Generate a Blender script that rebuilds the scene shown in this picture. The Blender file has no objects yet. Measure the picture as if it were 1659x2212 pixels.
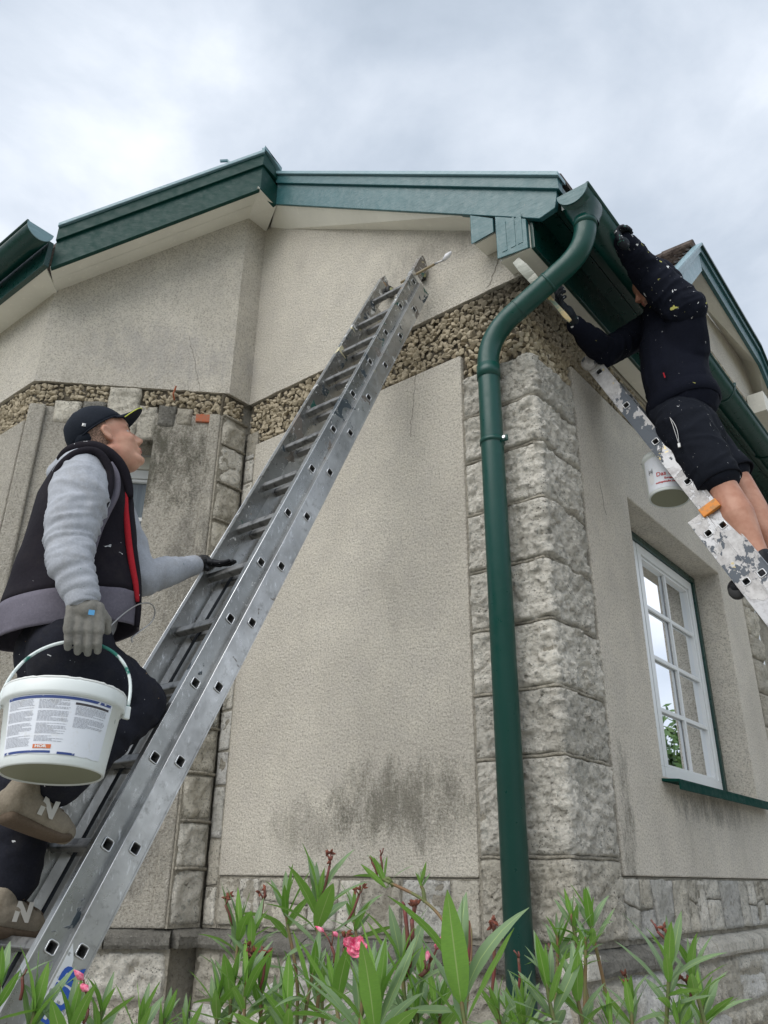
import bpy, bmesh, math, random
from mathutils import Vector, Matrix, noise as mn
V = Vector
R_ = math.radians
scene = bpy.context.scene
col = scene.collection
random.seed(7)

# ------------------------------------------------------------------ camera
YAW, PITCH, ROLL, FPX = -0.679271, 0.428851, 0.010716, 1732.5
CAM = V((1.473, -2.953, 1.6))
fw = V((math.cos(PITCH)*math.sin(YAW), math.cos(PITCH)*math.cos(YAW), math.sin(PITCH)))
rt0 = V((math.cos(YAW), -math.sin(YAW), 0)); up0 = rt0.cross(fw)
rt = math.cos(ROLL)*rt0 + math.sin(ROLL)*up0
up = -math.sin(ROLL)*rt0 + math.cos(ROLL)*up0
cd = bpy.data.cameras.new('camera'); cam = bpy.data.objects.new('camera', cd); col.objects.link(cam)
cam.matrix_world = Matrix(((rt.x, up.x, -fw.x, CAM.x), (rt.y, up.y, -fw.y, CAM.y), (rt.z, up.z, -fw.z, CAM.z), (0, 0, 0, 1)))
cd.sensor_fit = 'HORIZONTAL'; cd.sensor_width = 36; cd.lens = 36*FPX/1659
cd.clip_start = 0.05; cd.clip_end = 600
scene.camera = cam

# survey helpers: the point of a given real plane that a sight line from the survey station meets
def sight(px, py):
    return ((px-829.5)/FPX*rt - (py-1106)/FPX*up + fw).normalized()
def on(px, py, axis, val):
    r = sight(px, py); return CAM + r*((val-CAM[axis])/r[axis])
def at_dist(px, py, d):
    r = sight(px, py); return CAM + r*(d/math.hypot(r.x, r.y))

# ------------------------------------------------------------------ world, sun, exposure
SUN_DIR = V((0.0, -0.68, 0.73)).normalized()
wd = bpy.data.worlds.new('World'); scene.world = wd; wd.use_nodes = True
nt = wd.node_tree; nt.nodes.clear()
def wn(t, **k):
    n = nt.nodes.new(t)
    for a, b in k.items(): setattr(n, a, b)
    return n
sky = wn('ShaderNodeTexSky', sky_type='NISHITA', sun_disc=False)
sky.sun_elevation = math.asin(SUN_DIR.z); sky.sun_rotation = math.atan2(SUN_DIR.x, SUN_DIR.y)
bg1 = wn('ShaderNodeBackground'); nt.links.new(sky.outputs[0], bg1.inputs[0]); bg1.inputs[1].default_value = 0.08
tc = wn('ShaderNodeTexCoord')
mp = wn('ShaderNodeMapping'); mp.inputs['Scale'].default_value = (1.0, 1.0, 1.5); mp.inputs['Rotation'].default_value = (0.2, 0.1, 0.5)
nt.links.new(tc.outputs['Generated'], mp.inputs[0])
n1 = wn('ShaderNodeTexNoise'); n1.inputs['Scale'].default_value = 2.6; n1.inputs['Detail'].default_value = 7; n1.inputs['Roughness'].default_value = .56; n1.inputs['Distortion'].default_value = .2
nt.links.new(mp.outputs[0], n1.inputs['Vector'])
n2 = wn('ShaderNodeTexNoise'); n2.inputs['Scale'].default_value = 1.1; n2.inputs['Detail'].default_value = 3
nt.links.new(mp.outputs[0], n2.inputs['Vector'])
mx = wn('ShaderNodeMath', operation='MULTIPLY_ADD'); nt.links.new(n2.outputs[0], mx.inputs[0]); mx.inputs[1].default_value = .7; 
m2 = wn('ShaderNodeMath', operation='MULTIPLY'); nt.links.new(n1.outputs[0], m2.inputs[0]); m2.inputs[1].default_value = .75
nt.links.new(m2.outputs[0], mx.inputs[2])
cr = wn('ShaderNodeValToRGB'); nt.links.new(mx.outputs[0], cr.inputs[0])
e = cr.color_ramp.elements
e[0].position = .52; e[0].color = (.285, .335, .40, 1)
e[1].position = .92; e[1].color = (.70, .73, .775, 1)
k = cr.color_ramp.elements.new(.66); k.color = (.385, .435, .505, 1)
k = cr.color_ramp.elements.new(.78); k.color = (.50, .545, .61, 1)
bg2 = wn('ShaderNodeBackground'); nt.links.new(cr.outputs[0], bg2.inputs[0]); bg2.inputs[1].default_value = 1.0
ms = wn('ShaderNodeMixShader'); ms.inputs[0].default_value = .94
nt.links.new(bg1.outputs[0], ms.inputs[1]); nt.links.new(bg2.outputs[0], ms.inputs[2])
wo = wn('ShaderNodeOutputWorld'); nt.links.new(ms.outputs[0], wo.inputs[0])
sd = bpy.data.lights.new('sun', 'SUN'); sun = bpy.data.objects.new('sun', sd); col.objects.link(sun)
sd.energy = 1.5; sd.angle = R_(58); sd.color = (1, .97, .93)
sun.rotation_euler = SUN_DIR.to_track_quat('Z', 'Y').to_euler(); sun.location = (0, 0, 20)
scene.view_settings.view_transform = 'Standard'; scene.view_settings.look = 'None'
scene.view_settings.exposure = 0.72; scene.view_settings.gamma = 1
scene.view_settings.use_curve_mapping = False

# ------------------------------------------------------------------ materials
class NB:
    def __init__(s, name):
        s.m = bpy.data.materials.new(name); s.m.use_nodes = True; s.t = s.m.node_tree; s.t.nodes.clear()
        s.out = s.t.nodes.new('ShaderNodeOutputMaterial'); s.b = s.t.nodes.new('ShaderNodeBsdfPrincipled')
        s.t.links.new(s.b.outputs[0], s.out.inputs[0]); s.geo = s.t.nodes.new('ShaderNodeNewGeometry')
        s.pos = s.geo.outputs['Position']
    def n(s, t, **k):
        x = s.t.nodes.new(t)
        for a, b in k.items(): setattr(x, a, b)
        return x
    def put(s, sock, v):
        if isinstance(v, bpy.types.NodeSocket): s.t.links.new(v, sock)
        elif v is not None:
            if isinstance(v, (tuple, list)) and len(v) == 3 and sock.type == 'RGBA': v = (*v, 1)
            sock.default_value = v
    def math(s, op, a, b=0.0, c=None, clamp=False):
        x = s.n('ShaderNodeMath', operation=op, use_clamp=clamp); s.put(x.inputs[0], a); s.put(x.inputs[1], b)
        if c is not None: s.put(x.inputs[2], c)
        return x.outputs[0]
    def scale(s, vec, sc):
        x = s.n('ShaderNodeVectorMath', operation='MULTIPLY'); s.put(x.inputs[0], vec); s.put(x.inputs[1], sc); return x.outputs[0]
    def noise(s, sc, det=3, ro=.55, vec=None, dist=0):
        x = s.n('ShaderNodeTexNoise'); s.put(x.inputs['Vector'], vec if vec is not None else s.pos)
        x.inputs['Scale'].default_value = sc; x.inputs['Detail'].default_value = det; x.inputs['Roughness'].default_value = ro; x.inputs['Distortion'].default_value = dist
        return x.outputs[0]
    def voro(s, sc, vec=None, feat='F1', o='Distance'):
        x = s.n('ShaderNodeTexVoronoi', feature=feat); s.put(x.inputs['Vector'], vec if vec is not None else s.pos); x.inputs['Scale'].default_value = sc
        return x.outputs[o]
    def rng(s, v, a, b, c=0.0, d=1.0):
        x = s.n('ShaderNodeMapRange', clamp=True); s.put(x.inputs[0], v)
        for i, q in enumerate((a, b, c, d)): x.inputs[i+1].default_value = q
        return x.outputs[0]
    def mix(s, f, a, b, mode='MIX'):
        x = s.n('ShaderNodeMix', data_type='RGBA', blend_type=mode); s.put(x.inputs[0], f); s.put(x.inputs[6], a); s.put(x.inputs[7], b)
        return x.outputs[2]
    def sep(s, v=None):
        x = s.n('ShaderNodeSeparateXYZ'); s.put(x.inputs[0], v if v is not None else s.pos); return x.outputs
    def uv(s):
        return s.n('ShaderNodeUVMap').outputs[0]
    def rand(s):
        return s.n('ShaderNodeObjectInfo').outputs['Random']
    def bump(s, h, st=.5, d=.01):
        x = s.n('ShaderNodeBump'); x.inputs['Strength'].default_value = st; x.inputs['Distance'].default_value = d; s.put(x.inputs['Height'], h)
        if s.b.inputs['Normal'].is_linked: s.t.links.new(s.b.inputs['Normal'].links[0].from_socket, x.inputs['Normal'])
        s.t.links.new(x.outputs[0], s.b.inputs['Normal'])
    def set(s, color=None, rough=None, metal=None, spec=None, **k):
        if color is not None: s.put(s.b.inputs['Base Color'], color)
        if rough is not None: s.put(s.b.inputs['Roughness'], rough)
        if metal is not None: s.put(s.b.inputs['Metallic'], metal)
        if spec is not None: s.put(s.b.inputs['Specular IOR Level'], spec)
        for a, b in k.items(): s.put(s.b.inputs[a.replace('_', ' ')], b)
        return s.m

def stucco(name, base, stains=(), grain=1.0):
    b = NB(name)
    big = b.rng(b.noise(1.3, 5, .6), .3, .7, .80, 1.12)
    c = b.mix(1, base, big, 'MULTIPLY')
    mid = b.rng(b.noise(7, 5, .65), .35, .7)
    c = b.mix(b.math('MULTIPLY', mid, .36), c, (base[0]*.72, base[1]*.72, base[2]*.78))
    st = b.noise(1, 4, .6, vec=b.scale(b.pos, (5, 5, 1.6)))
    c = b.mix(b.rng(st, .56, .80, 0, .22), c, (.22, .20, .165))
    sp = b.noise(92, 3, .8)
    c = b.mix(b.rng(sp, .49, .66, 0, .75), c, (base[0]*.38, base[1]*.36, base[2]*.34))
    c = b.mix(b.rng(sp, .43, .32, 0, .6), c, (.74, .71, .65))
    x, y, z = b.sep()
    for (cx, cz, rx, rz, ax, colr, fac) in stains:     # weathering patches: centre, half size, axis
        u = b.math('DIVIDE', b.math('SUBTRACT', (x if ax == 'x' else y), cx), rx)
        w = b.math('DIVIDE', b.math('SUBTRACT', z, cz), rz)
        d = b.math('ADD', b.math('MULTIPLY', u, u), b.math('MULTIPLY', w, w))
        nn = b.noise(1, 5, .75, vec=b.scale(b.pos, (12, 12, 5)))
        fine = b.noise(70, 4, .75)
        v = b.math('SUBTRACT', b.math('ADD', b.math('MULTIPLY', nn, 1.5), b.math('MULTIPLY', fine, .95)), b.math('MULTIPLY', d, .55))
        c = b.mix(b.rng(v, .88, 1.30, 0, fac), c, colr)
    b.set(c, .95, spec=.2)
    b.bump(b.math('ADD', b.noise(105, 4, .75), b.math('MULTIPLY', b.noise(50, 2), .6)), 1.0*grain, .014)
    b.bump(b.noise(5, 4), .25, .02)
    return b.m
moss = (.075, .072, .05)
MT = {}
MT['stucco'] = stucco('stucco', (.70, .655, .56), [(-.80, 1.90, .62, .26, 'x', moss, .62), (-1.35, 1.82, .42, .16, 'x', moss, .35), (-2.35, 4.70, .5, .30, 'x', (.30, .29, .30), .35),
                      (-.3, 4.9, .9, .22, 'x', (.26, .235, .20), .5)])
MT['stucco_b'] = stucco('stucco_side', (.80, .745, .64), [(.55, 1.8, .09, .5, 'y', moss, .6), (1.7, 1.95, .8, .12, 'y', (.13, .12, .10), .6)])
MT['stucco_worn'] = stucco('stucco_worn', (.60, .56, .475), [(-2.3, 3.9, .28, .45, 'x', moss, .8), (-2.15, 3.2, .15, .8, 'x', (.12, .115, .10), .55), (-2.4, 1.7, .5, .4, 'x', (.14, .135, .12), .5)], 1.3)

def stone_mat(name, ca, cb, dark=(.085, .08, .07), pit=1.0, darkness=.6):
    b = NB(name)
    r = b.rand()
    off = b.n('ShaderNodeVectorMath', operation='ADD'); b.put(off.inputs[0], b.pos)
    cmb = b.n('ShaderNodeCombineXYZ'); 
    for i in range(3): b.put(cmb.inputs[i], b.math('MULTIPLY', r, 7.0*(i+1)))
    b.put(off.inputs[1], cmb.outputs[0]); p = off.outputs[0]
    c = b.mix(b.rng(b.noise(6, 5, .6, vec=p), .35, .68), ca, cb)
    c = b.mix(1, c, b.rng(r, 0, 1, .80, 1.12), 'MULTIPLY')
    c = b.mix(b.rng(b.noise(3.2, 5, .7, vec=p), .54, .74, 0, darkness), c, dark)
    c = b.mix(b.rng(b.noise(38, 5, .75, vec=p), .52, .66, 0, .5), c, (dark[0]*1.2, dark[1]*1.2, dark[2]*1.25))
    c = b.mix(b.rng(b.noise(55, 4, .7, vec=p), .40, .30, 0, .5), c, (.56, .545, .50))
    pits = b.rng(b.voro(75, vec=p), .05, .30)
    pm = b.rng(b.noise(7, 3, vec=p), .48, .62, 0, pit)
    pf = b.math('MULTIPLY', b.math('SUBTRACT', 1.0, pits), pm)
    c = b.mix(pf, c, (.07, .06, .045))
    b.set(c, .95, spec=.15)
    b.bump(b.noise(30, 7, .78, vec=p), 1.0, .035)
    b.bump(b.voro(48, vec=p, feat='F1'), .55, .012)
    b.bump(b.math('ADD', pits, b.math('MULTIPLY', b.noise(130, 3, vec=p), .5)), .7, .006)
    return b.m
MT['stone'] = stone_mat('quoin_limestone', (.92, .875, .775), (.74, .70, .61), dark=(.14, .165, .15), darkness=.35)
MT['stone_warm'] = stone_mat('warm_limestone', (.74, .69, .58), (.64, .60, .51), dark=(.17, .155, .125), darkness=.4)
MT['stone_white'] = stone_mat('white_limestone', (.82, .80, .75), (.68, .66, .59), dark=(.2, .19, .17), pit=.3, darkness=.25)
MT['stone_ochre'] = stone_mat('ochre_limestone', (.56, .47, .32), (.66, .60, .49), darkness=.45)
MT['stone_dark'] = stone_mat('weathered_ledge_stone', (.34, .325, .285), (.22, .21, .185), darkness=.75)
MT['mortar'] = stone_mat('pointing_mortar', (.60, .555, .46), (.48, .44, .36), pit=.4, darkness=.65)
MT['mortar_dark'] = stone_mat('dark_bedding_mortar', (.21, .18, .135), (.13, .11, .08), pit=.4)
b = NB('pebble_stone')
r = b.rand()
cr = b.n('ShaderNodeValToRGB'); b.put(cr.inputs[0], r)
el = cr.color_ramp.elements; el[0].color = (.26, .21, .14, 1); el[1].color = (.62, .55, .43, 1)
q = el.new(.4); q.color = (.42, .36, .26, 1); q = el.new(.7); q.color = (.50, .43, .30, 1)
x, y, z = b.sep()
c = b.mix(b.rng(b.noise(60, 4), .42, .66, 0, .5), cr.outputs[0], (.14, .115, .075))
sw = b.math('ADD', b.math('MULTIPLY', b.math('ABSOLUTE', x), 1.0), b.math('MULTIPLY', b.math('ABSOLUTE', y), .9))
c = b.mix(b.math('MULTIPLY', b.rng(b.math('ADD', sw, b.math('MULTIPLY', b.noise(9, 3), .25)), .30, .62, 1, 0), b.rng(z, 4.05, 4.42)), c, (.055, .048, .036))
MT['pebble'] = b.set(c, .9, spec=.2); b.bump(b.noise(120, 4), .6, .004)
b = NB('brick_red'); MT['brick'] = b.set(b.mix(b.rng(b.noise(60, 4), .4, .6), (.42, .11, .045), (.30, .14, .09)), .9)

def paint(name, base, rough=.3, brush=.25, chips=0.0, coat=.35, spec=.5):
    b = NB(name)
    c = b.mix(b.rng(b.noise(3, 3), .3, .7, 0, .45), base, tuple(v*.72 for v in base))
    c = b.mix(b.rng(b.noise(28, 4, .7), .58, .75, 0, .18), c, tuple(v*1.7+.008 for v in base))
    if chips: c = b.mix(b.rng(b.noise(55, 4, .7), .70, .72, 0, chips), c, (.24, .21, .16))
    b.set(c, b.rng(b.noise(22, 4), .3, .7, rough*.8, rough*1.35), spec=spec, Coat_Weight=coat, Coat_Roughness=rough*.6)
    b.bump(b.noise(1, 4, .6, vec=b.scale(b.pos, (14, 14, 60))), brush, .004)
    b.bump(b.noise(16, 4, .6), brush*.8, .004)
    return b.m
MT['green'] = paint('green_gloss_paint', (.002, .040, .032), .30, .22, coat=.1)
MT['green_pipe'] = paint('green_downpipe_coating', (.0018, .056, .043), .34, .03, coat=.0)
MT['green_board'] = paint('green_board_paint', (.002, .044, .035), .45, .4, .5, coat=.0, spec=.28)
MT['sheen_board'] = paint('sky_sheen_green_paint', (.022, .105, .115), .36, .9, .8, coat=.2)  # green board paint with its reflected sky sheen put into the colour
MT['pale_teal'] = paint('pale_edge_and_sheen_paint', (.20, .33, .37), .4, .9, .8)  # pale metal edges; near gable boards carry their sky sheen in this tone
MT['cream'] = paint('cream_soffit_paint', (.80, .785, .70), .6, .35, .15, 0)
b = NB('white_window_plastic'); MT['white_pvc'] = b.set((.78, .80, .80), .3)
b = NB('roof_tile'); MT['tile'] = b.set(b.mix(b.rng(b.noise(30, 4), .4, .6), (.045, .032, .026), (.11, .085, .07)), .9); b.bump(b.noise(60, 3), .4, .01)

def metal(name, splat, tone=(.38, .385, .375), base_rough=.30, gradient=True, hi=.035):
    b = NB(name)
    x, y, z = b.sep()
    c = b.mix(b.rng(b.noise(4, 5, .6), .35, .65), tone, tuple(v*.62 for v in tone))
    c = b.mix(b.rng(b.noise(35, 4, .7), .55, .72, 0, .55), c, (.22, .215, .20))
    scr = b.noise(1, 3, .7, vec=b.scale(b.pos, (190, 60, 22)))
    c = b.mix(b.rng(scr, .60, .72, 0, .55), c, (.80, .81, .82))
    met = .82
    dens = b.rng(z, 1.4, 4.7, -.10, hi) if gradient else b.rng(z, 2.4, 4.2, -.01, .055)
    M = None
    for i, (colr, sc, th) in enumerate([((.17, .15, .13), 5, .585), ((.035, .05, .06), 7, .615), ((.66, .66, .64), 27, .625), ((.62, .56, .36), 11, .66), ((.008, .09, .07), 13, .655), ((.72, .74, .30), 6, .72), ((.40, .24, .12), 17, .695), ((.78, .78, .76), 75, .67), ((.02, .03, .035), 65, .68)]):
        o = b.n('ShaderNodeVectorMath', operation='ADD'); b.put(o.inputs[0], b.pos); o.inputs[1].default_value = (i*3.1, i*1.7, i*5.3)
        v = b.math('ADD', b.noise(sc, 5, .62, vec=o.outputs[0], dist=.6), b.math('MULTIPLY', dens, 1.0))
        k = b.rng(v, th-splat, th-splat+.018)
        c = b.mix(k, c, colr)
        M = k if M is None else b.math('MAXIMUM', M, k)
    b.set(c, b.math('ADD', b.math('MULTIPLY', M, .2), b.rng(b.noise(24, 4), .3, .7, base_rough*.75, base_rough*1.4)), b.math('MULTIPLY', b.math('SUBTRACT', 1.0, M), met), spec=.5)
    b.bump(b.math('ADD', M, b.math('MULTIPLY', b.noise(80, 3), .25)), .4, .002)
    return b.m
MT['alu'] = metal('aluminium_ladder', .0)
MT['alu_base'] = metal('bright_worn_aluminium', -.02, (.60, .60, .59), .34, True, .03)
b = NB('paint_caked_aluminium')
al = b.mix(b.rng(b.noise(25, 5, .7), .5, .7), (.42, .42, .425), (.26, .25, .25))
x, y, z = b.sep()
cv = b.math('ADD', b.noise(5, 7, .68, dist=.5), b.rng(z, 2.6, 4.2, -.08, .05))
wht = b.rng(cv, .46, .475); c = b.mix(wht, al, b.mix(b.rng(b.noise(18, 5, .7), .4, .62), (.60, .585, .575), (.40, .385, .375)))
gv = b.math('ADD', b.noise(6.5, 7, .66, vec=b.scale(b.pos, (1, 1, .8))), b.rng(z, 2.6, 4.2, -.03, .01)); gry = b.rng(gv, .545, .555); c = b.mix(gry, c, (.10, .115, .135))
gn = b.rng(b.noise(4.2, 6, .65, dist=.4), .62, .63); c = b.mix(gn, c, (.015, .085, .07))
yl = b.rng(b.noise(8.5, 6, .6), .66, .67); c = b.mix(yl, c, (.60, .50, .28))
rd = b.rng(b.noise(70, 5, .7), .64, .68); c = b.mix(rd, c, (.20, .17, .16))
M = b.math('MAXIMUM', b.math('MAXIMUM', wht, gry), gn)
b.set(c, b.math('ADD', .46, b.math('MULTIPLY', M, .25)), b.math('MULTIPLY', b.math('SUBTRACT', 1.0, M), .8))
b.bump(b.math('ADD', b.math('ADD', wht, gry), b.math('MULTIPLY', b.noise(60, 4), .5)), .5, .002)
MT['alu_paint'] = b.m
b = NB('rim_aluminium'); MT['alu_rim'] = b.set((.72, .73, .74), .3, .9)
MT['sill'] = paint('matt_green_sill', (.003, .042, .032), .7, .2, .3, coat=.0, spec=.1)
b = NB('rung_aluminium'); MT['alu_rung'] = b.set(b.mix(b.rng(b.noise(30, 4), .5, .65), (.24, .24, .235), (.10, .10, .10)), .42, .6)
b.bump(b.noise(1, 1, .5, vec=b.scale(b.pos, (2, 300, 300))), .3, .002)
b = NB('black_rubber'); MT['rubber'] = b.set((.02, .02, .02), .6)
b = NB('steel_wire'); MT['steel'] = b.set((.42, .42, .42), .35, .9)
b = NB('orange_clip'); MT['orange'] = b.set(b.mix(b.rng(b.noise(40, 4), .5, .62, 0, .8), (.70, .24, .025), (.42, .20, .06)), .5)
b = NB('rope'); MT['rope'] = b.set((.018, .022, .028), .9); b.bump(b.noise(1, 2, .5, vec=b.scale(b.pos, (200, 200, 90))), .8, .004)

# ------------------------------------------------------------------ object helpers
def tag(o, label=None, cat=None, group=None, kind=None):
    if label: o['label'] = label
    if cat: o['category'] = cat
    if group: o['group'] = group
    if kind: o['kind'] = kind
    return o
def thing(name, loc, label, cat, group=None):
    o = bpy.data.objects.new(name, None); col.objects.link(o); o.location = loc; o.empty_display_size = .1
    return tag(o, label, cat, group)
def origin(o):
    p = V((0, 0, 0))
    while o is not None: p = p + V(o.location); o = o.parent
    return p
def link(name, me, mat=None, parent=None, smooth=False):
    """link a mesh given in world coordinates"""
    if mat is not None:
        for m in (mat if isinstance(mat, (list, tuple)) else [mat]): me.materials.append(m)
    o = bpy.data.objects.new(name, me); col.objects.link(o)
    if parent is not None:
        off = origin(parent); me.transform(Matrix.Translation(-off)); o.parent = parent
    if smooth: me.polygons.foreach_set('use_smooth', [True]*len(me.polygons))
    me.update(); return o
class MB:
    """collects geometry for ONE mesh"""
    def __init__(s): s.v = []; s.f = []; s.mi = []; s.uv = None
    def add(s, vs, fs, mi=0):
        k = len(s.v); s.v += [tuple(p) for p in vs]; s.f += [tuple(i+k for i in f) for f in fs]; s.mi += [mi]*len(fs); return s
    def hexa(s, p, mi=0):   # 8 corners: bottom 4 ccw, top 4
        return s.add(p, [(3, 2, 1, 0), (4, 5, 6, 7), (0, 1, 5, 4), (1, 2, 6, 5), (2, 3, 7, 6), (3, 0, 4, 7)], mi)
    def box(s, a, b, mi=0):
        x0, y0, z0 = [min(i, j) for i, j in zip(a, b)]; x1, y1, z1 = [max(i, j) for i, j in zip(a, b)]
        return s.hexa([(x0, y0, z0), (x1, y0, z0), (x1, y1, z0), (x0, y1, z0), (x0, y0, z1), (x1, y0, z1), (x1, y1, z1), (x0, y1, z1)], mi)
    def obox(s, o, ax, ay, az, mi=0):   # corner + three edge vectors
        o, ax, ay, az = V(o), V(ax), V(ay), V(az)
        return s.hexa([o, o+ax, o+ax+ay, o+ay, o+az, o+ax+az, o+ax+ay+az, o+ay+az], mi)
    def beam(s, a, b, w, h, upv=(0, 0, 1), mi=0):   # centred bar from a to b
        a, b = V(a), V(b); d = (b-a).normalized(); sd = d.cross(V(upv)).normalized(); u = sd.cross(d)
        return s.obox(a-sd*w/2-u*h/2, sd*w, b-a, u*h, mi)
    def slab(s, poly, n, t, mi=0):   # planar polygon (world) extruded along n by t
        n = V(n)*t; k = len(poly); p = [V(q) for q in poly]
        return s.add(p+[q+n for q in p], [tuple(range(k))[::-1], tuple(range(k, 2*k))]+[(i, (i+1) % k, (i+1) % k+k, i+k) for i in range(k)], mi)
    def tube(s, pts, r, n=10, mi=0, caps=True, flat=None):
        pts = [V(p) for p in pts]; rs = r if isinstance(r, (list, tuple)) else [r]*len(pts)
        t0 = (pts[1]-pts[0]).normalized(); u = t0.orthogonal().normalized()
        vs = []; fs = []
        for i, p in enumerate(pts):
            t = (pts[min(i+1, len(pts)-1)]-pts[max(i-1, 0)]).normalized()
            u = (u-t*u.dot(t)).normalized(); w = t.cross(u)
            for j in range(n):
                a = 2*math.pi*j/n; vs.append(p+(u*math.cos(a)+w*math.sin(a))*rs[i])
        for i in range(len(pts)-1):
            for j in range(n): fs.append((i*n+j, i*n+(j+1) % n, (i+1)*n+(j+1) % n, (i+1)*n+j))
        if caps: fs += [tuple(range(n))[::-1], tuple(range((len(pts)-1)*n, len(pts)*n))]
        return s.add(vs, fs, mi)
    def lathe(s, c, axis, prof, n=32, mi=0):   # prof = [(height, radius)]
        c = V(c); a = V(axis).normalized(); u = a.orthogonal().normalized(); w = a.cross(u); vs = []; fs = []
        for h, r in prof:
            for j in range(n):
                t = 2*math.pi*j/n; vs.append(c+a*h+(u*math.cos(t)+w*math.sin(t))*max(r, 1e-4))
        for i in range(len(prof)-1):
            for j in range(n): fs.append((i*n+j, i*n+(j+1) % n, (i+1)*n+(j+1) % n, (i+1)*n+j))
        return s.add(vs, fs, mi)
    def mesh(s, name):
        me = bpy.data.meshes.new(name); me.from_pydata(s.v, [], s.f)
        if any(s.mi): me.polygons.foreach_set('material_index', s.mi)
        bm = bmesh.new(); bm.from_mesh(me); bmesh.ops.recalc_face_normals(bm, faces=bm.faces); bm.to_mesh(me); bm.free()
        return me
    def build(s, name, mat, parent=None, smooth=False, bevel=0):
        o = link(name, s.mesh(name), mat, parent, smooth)
        if bevel:
            m = o.modifiers.new('bevel', 'BEVEL'); m.width = bevel; m.segments = 2; m.limit_method = 'ANGLE'
        return o
def spline(pts, n=8):
    pts = [V(p) for p in pts]; out = []
    P = [pts[0]*2-pts[1]]+pts+[pts[-1]*2-pts[-2]]
    for i in range(1, len(P)-2):
        for k in range(n):
            t = k/n; a, b, c, d = P[i-1], P[i], P[i+1], P[i+2]
            out.append(.5*((2*b)+(c-a)*t+(2*a-5*b+4*c-d)*t*t+(3*b-a-3*c+d)*t*t*t))
    out.append(pts[-1]); return out
def bend(pts, r, n=8):
    """polyline with rounded corners of radius r"""
    pts = [V(p) for p in pts]; out = [pts[0]]
    for i in range(1, len(pts)-1):
        a, b, c = pts[i-1], pts[i], pts[i+1]; d1 = (a-b).normalized(); d2 = (c-b).normalized()
        rr = r[i-1] if isinstance(r, (list, tuple)) else r
        p, q = b+d1*rr, b+d2*rr
        for k in range(n+1):
            t = k/n; out.append(p*(1-t)**2+b*2*t*(1-t)+q*t*t)
    out.append(pts[-1]); return out
def text_mesh(s, size, fn, name='lettering', shear=0.0, bold=0.0):
    """letters as flat mesh, mapped by fn(x, y) -> world point"""
    cu = bpy.data.curves.new(name, 'FONT'); cu.body = s; cu.size = size; cu.shear = shear; cu.offset = bold; cu.resolution_u = 3
    to = bpy.data.objects.new(name, cu); col.objects.link(to)
    dg = bpy.context.evaluated_depsgraph_get(); me = bpy.data.meshes.new_from_object(to.evaluated_get(dg))
    bpy.data.objects.remove(to); bpy.data.curves.remove(cu)
    for v in me.vertices: v.co = fn(v.co.x, v.co.y)
    return me
# ================================================================== the house
house = thing('house', (-1, 1, 0), 'stone and grey stucco house with green painted eaves, gable and white window', 'house')
# wall frames: f(s, z, h) -> world, h = distance out of the wall
S2 = math.sqrt(.5)
fA = lambda s, z, h=0: V((s, -h, z))                               # s = x, -2.06..0
fB = lambda s, z, h=0: V((h, s, z))                                # s = y, 0..
fR = lambda s, z, h=0: V((-2.06+h, s, z))                          # short return, s = y, -.175..0
fD = lambda t, z, h=0: V((-2.06-S2*t+S2*h, -.175-S2*t-S2*h, z))    # canted wall, t = 0..1.21
fL = lambda s, z, h=0: V((-2.918-s, -1.03-h, z))                   # far left wall, s = 0..
def fC(s, z, h=0):                                                 # round the corner: s<0 on A, s>0 on B
    r = .014
    if s < -r: return V((s, -h, z))
    if s > r: return V((h, s, z))
    a = (s+r)/(2*r)*math.pi/2; c = V((-r, r, z)); n = V((math.sin(a), -math.cos(a), 0))
    return c+n*(r+h)
NA, NBv, NR, ND, NL = V((0, -1, 0)), V((1, 0, 0)), V((1, 0, 0)), V((S2, -S2, 0)), V((0, -1, 0))

def fslab(f, poly, h0, h1, hole=None, mb=None):
    """wall slab from outline in wall coordinates, back at h0 and face at h1, optional rectangular hole; hand made reveals"""
    mb = mb or MB(); k = len(poly)
    if hole:
        x0, z0, x1, z1 = hole; hp = [(x0, z0), (x1, z0), (x1, z1), (x0, z1)]
        # poly must be 4 corners in the same order
        F = [f(s, z, h1) for s, z in poly]+[f(s, z, h1) for s, z in hp]+[f(s, z, h0) for s, z in poly]+[f(s, z, h0) for s, z in hp]
        fs = []
        for i in range(4):
            j = (i+1) % 4; fs += [(i, j, 4+j, 4+i), (8+i, 8+j, j, i), (4+i, 4+j, 12+j, 12+i), (8+j, 8+i, 12+i, 12+j)]
        return mb.add(F, fs)
    F = [f(s, z, h1) for s, z in poly]+[f(s, z, h0) for s, z in poly]
    return mb.add(F, [tuple(range(k)), tuple(range(k, 2*k))[::-1]]+[(i, (i+1) % k, (i+1) % k+k, i+k) for i in range(k)])

# --- rough masonry cores (mortar coloured), all sunk behind the finished faces
w = MB()
fslab(fA, [(-2.16, 0), (-.05, 0), (-.05, 4.48), (-2.16, 4.48)], -.30, -.05, mb=w)
fslab(fB, [(.051, 0), (9, 0), (9, 4.48), (.051, 4.48)], -.30, -.055, hole=(1.025, 2.06, 2.575, 3.55), mb=w)
w.box((-.0555, .0505, 0), (-.05, .12, 4.48))
fslab(fR, [(-.175, 0), (.049, 0), (.049, 4.48), (-.175, 4.48)], -.25, -.04, mb=w)
fslab(fD, [(0, 0), (1.21, 0), (1.21, 4.48), (0, 4.48)], -.24, -.04, hole=(.35, 2.98, .96, 4.12), mb=w)
fslab(fL, [(0, 0), (5, 0), (5, 4.48), (0, 4.48)], -.30, -.04, mb=w)
w.build('wall', MT['mortar'], house)

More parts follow.
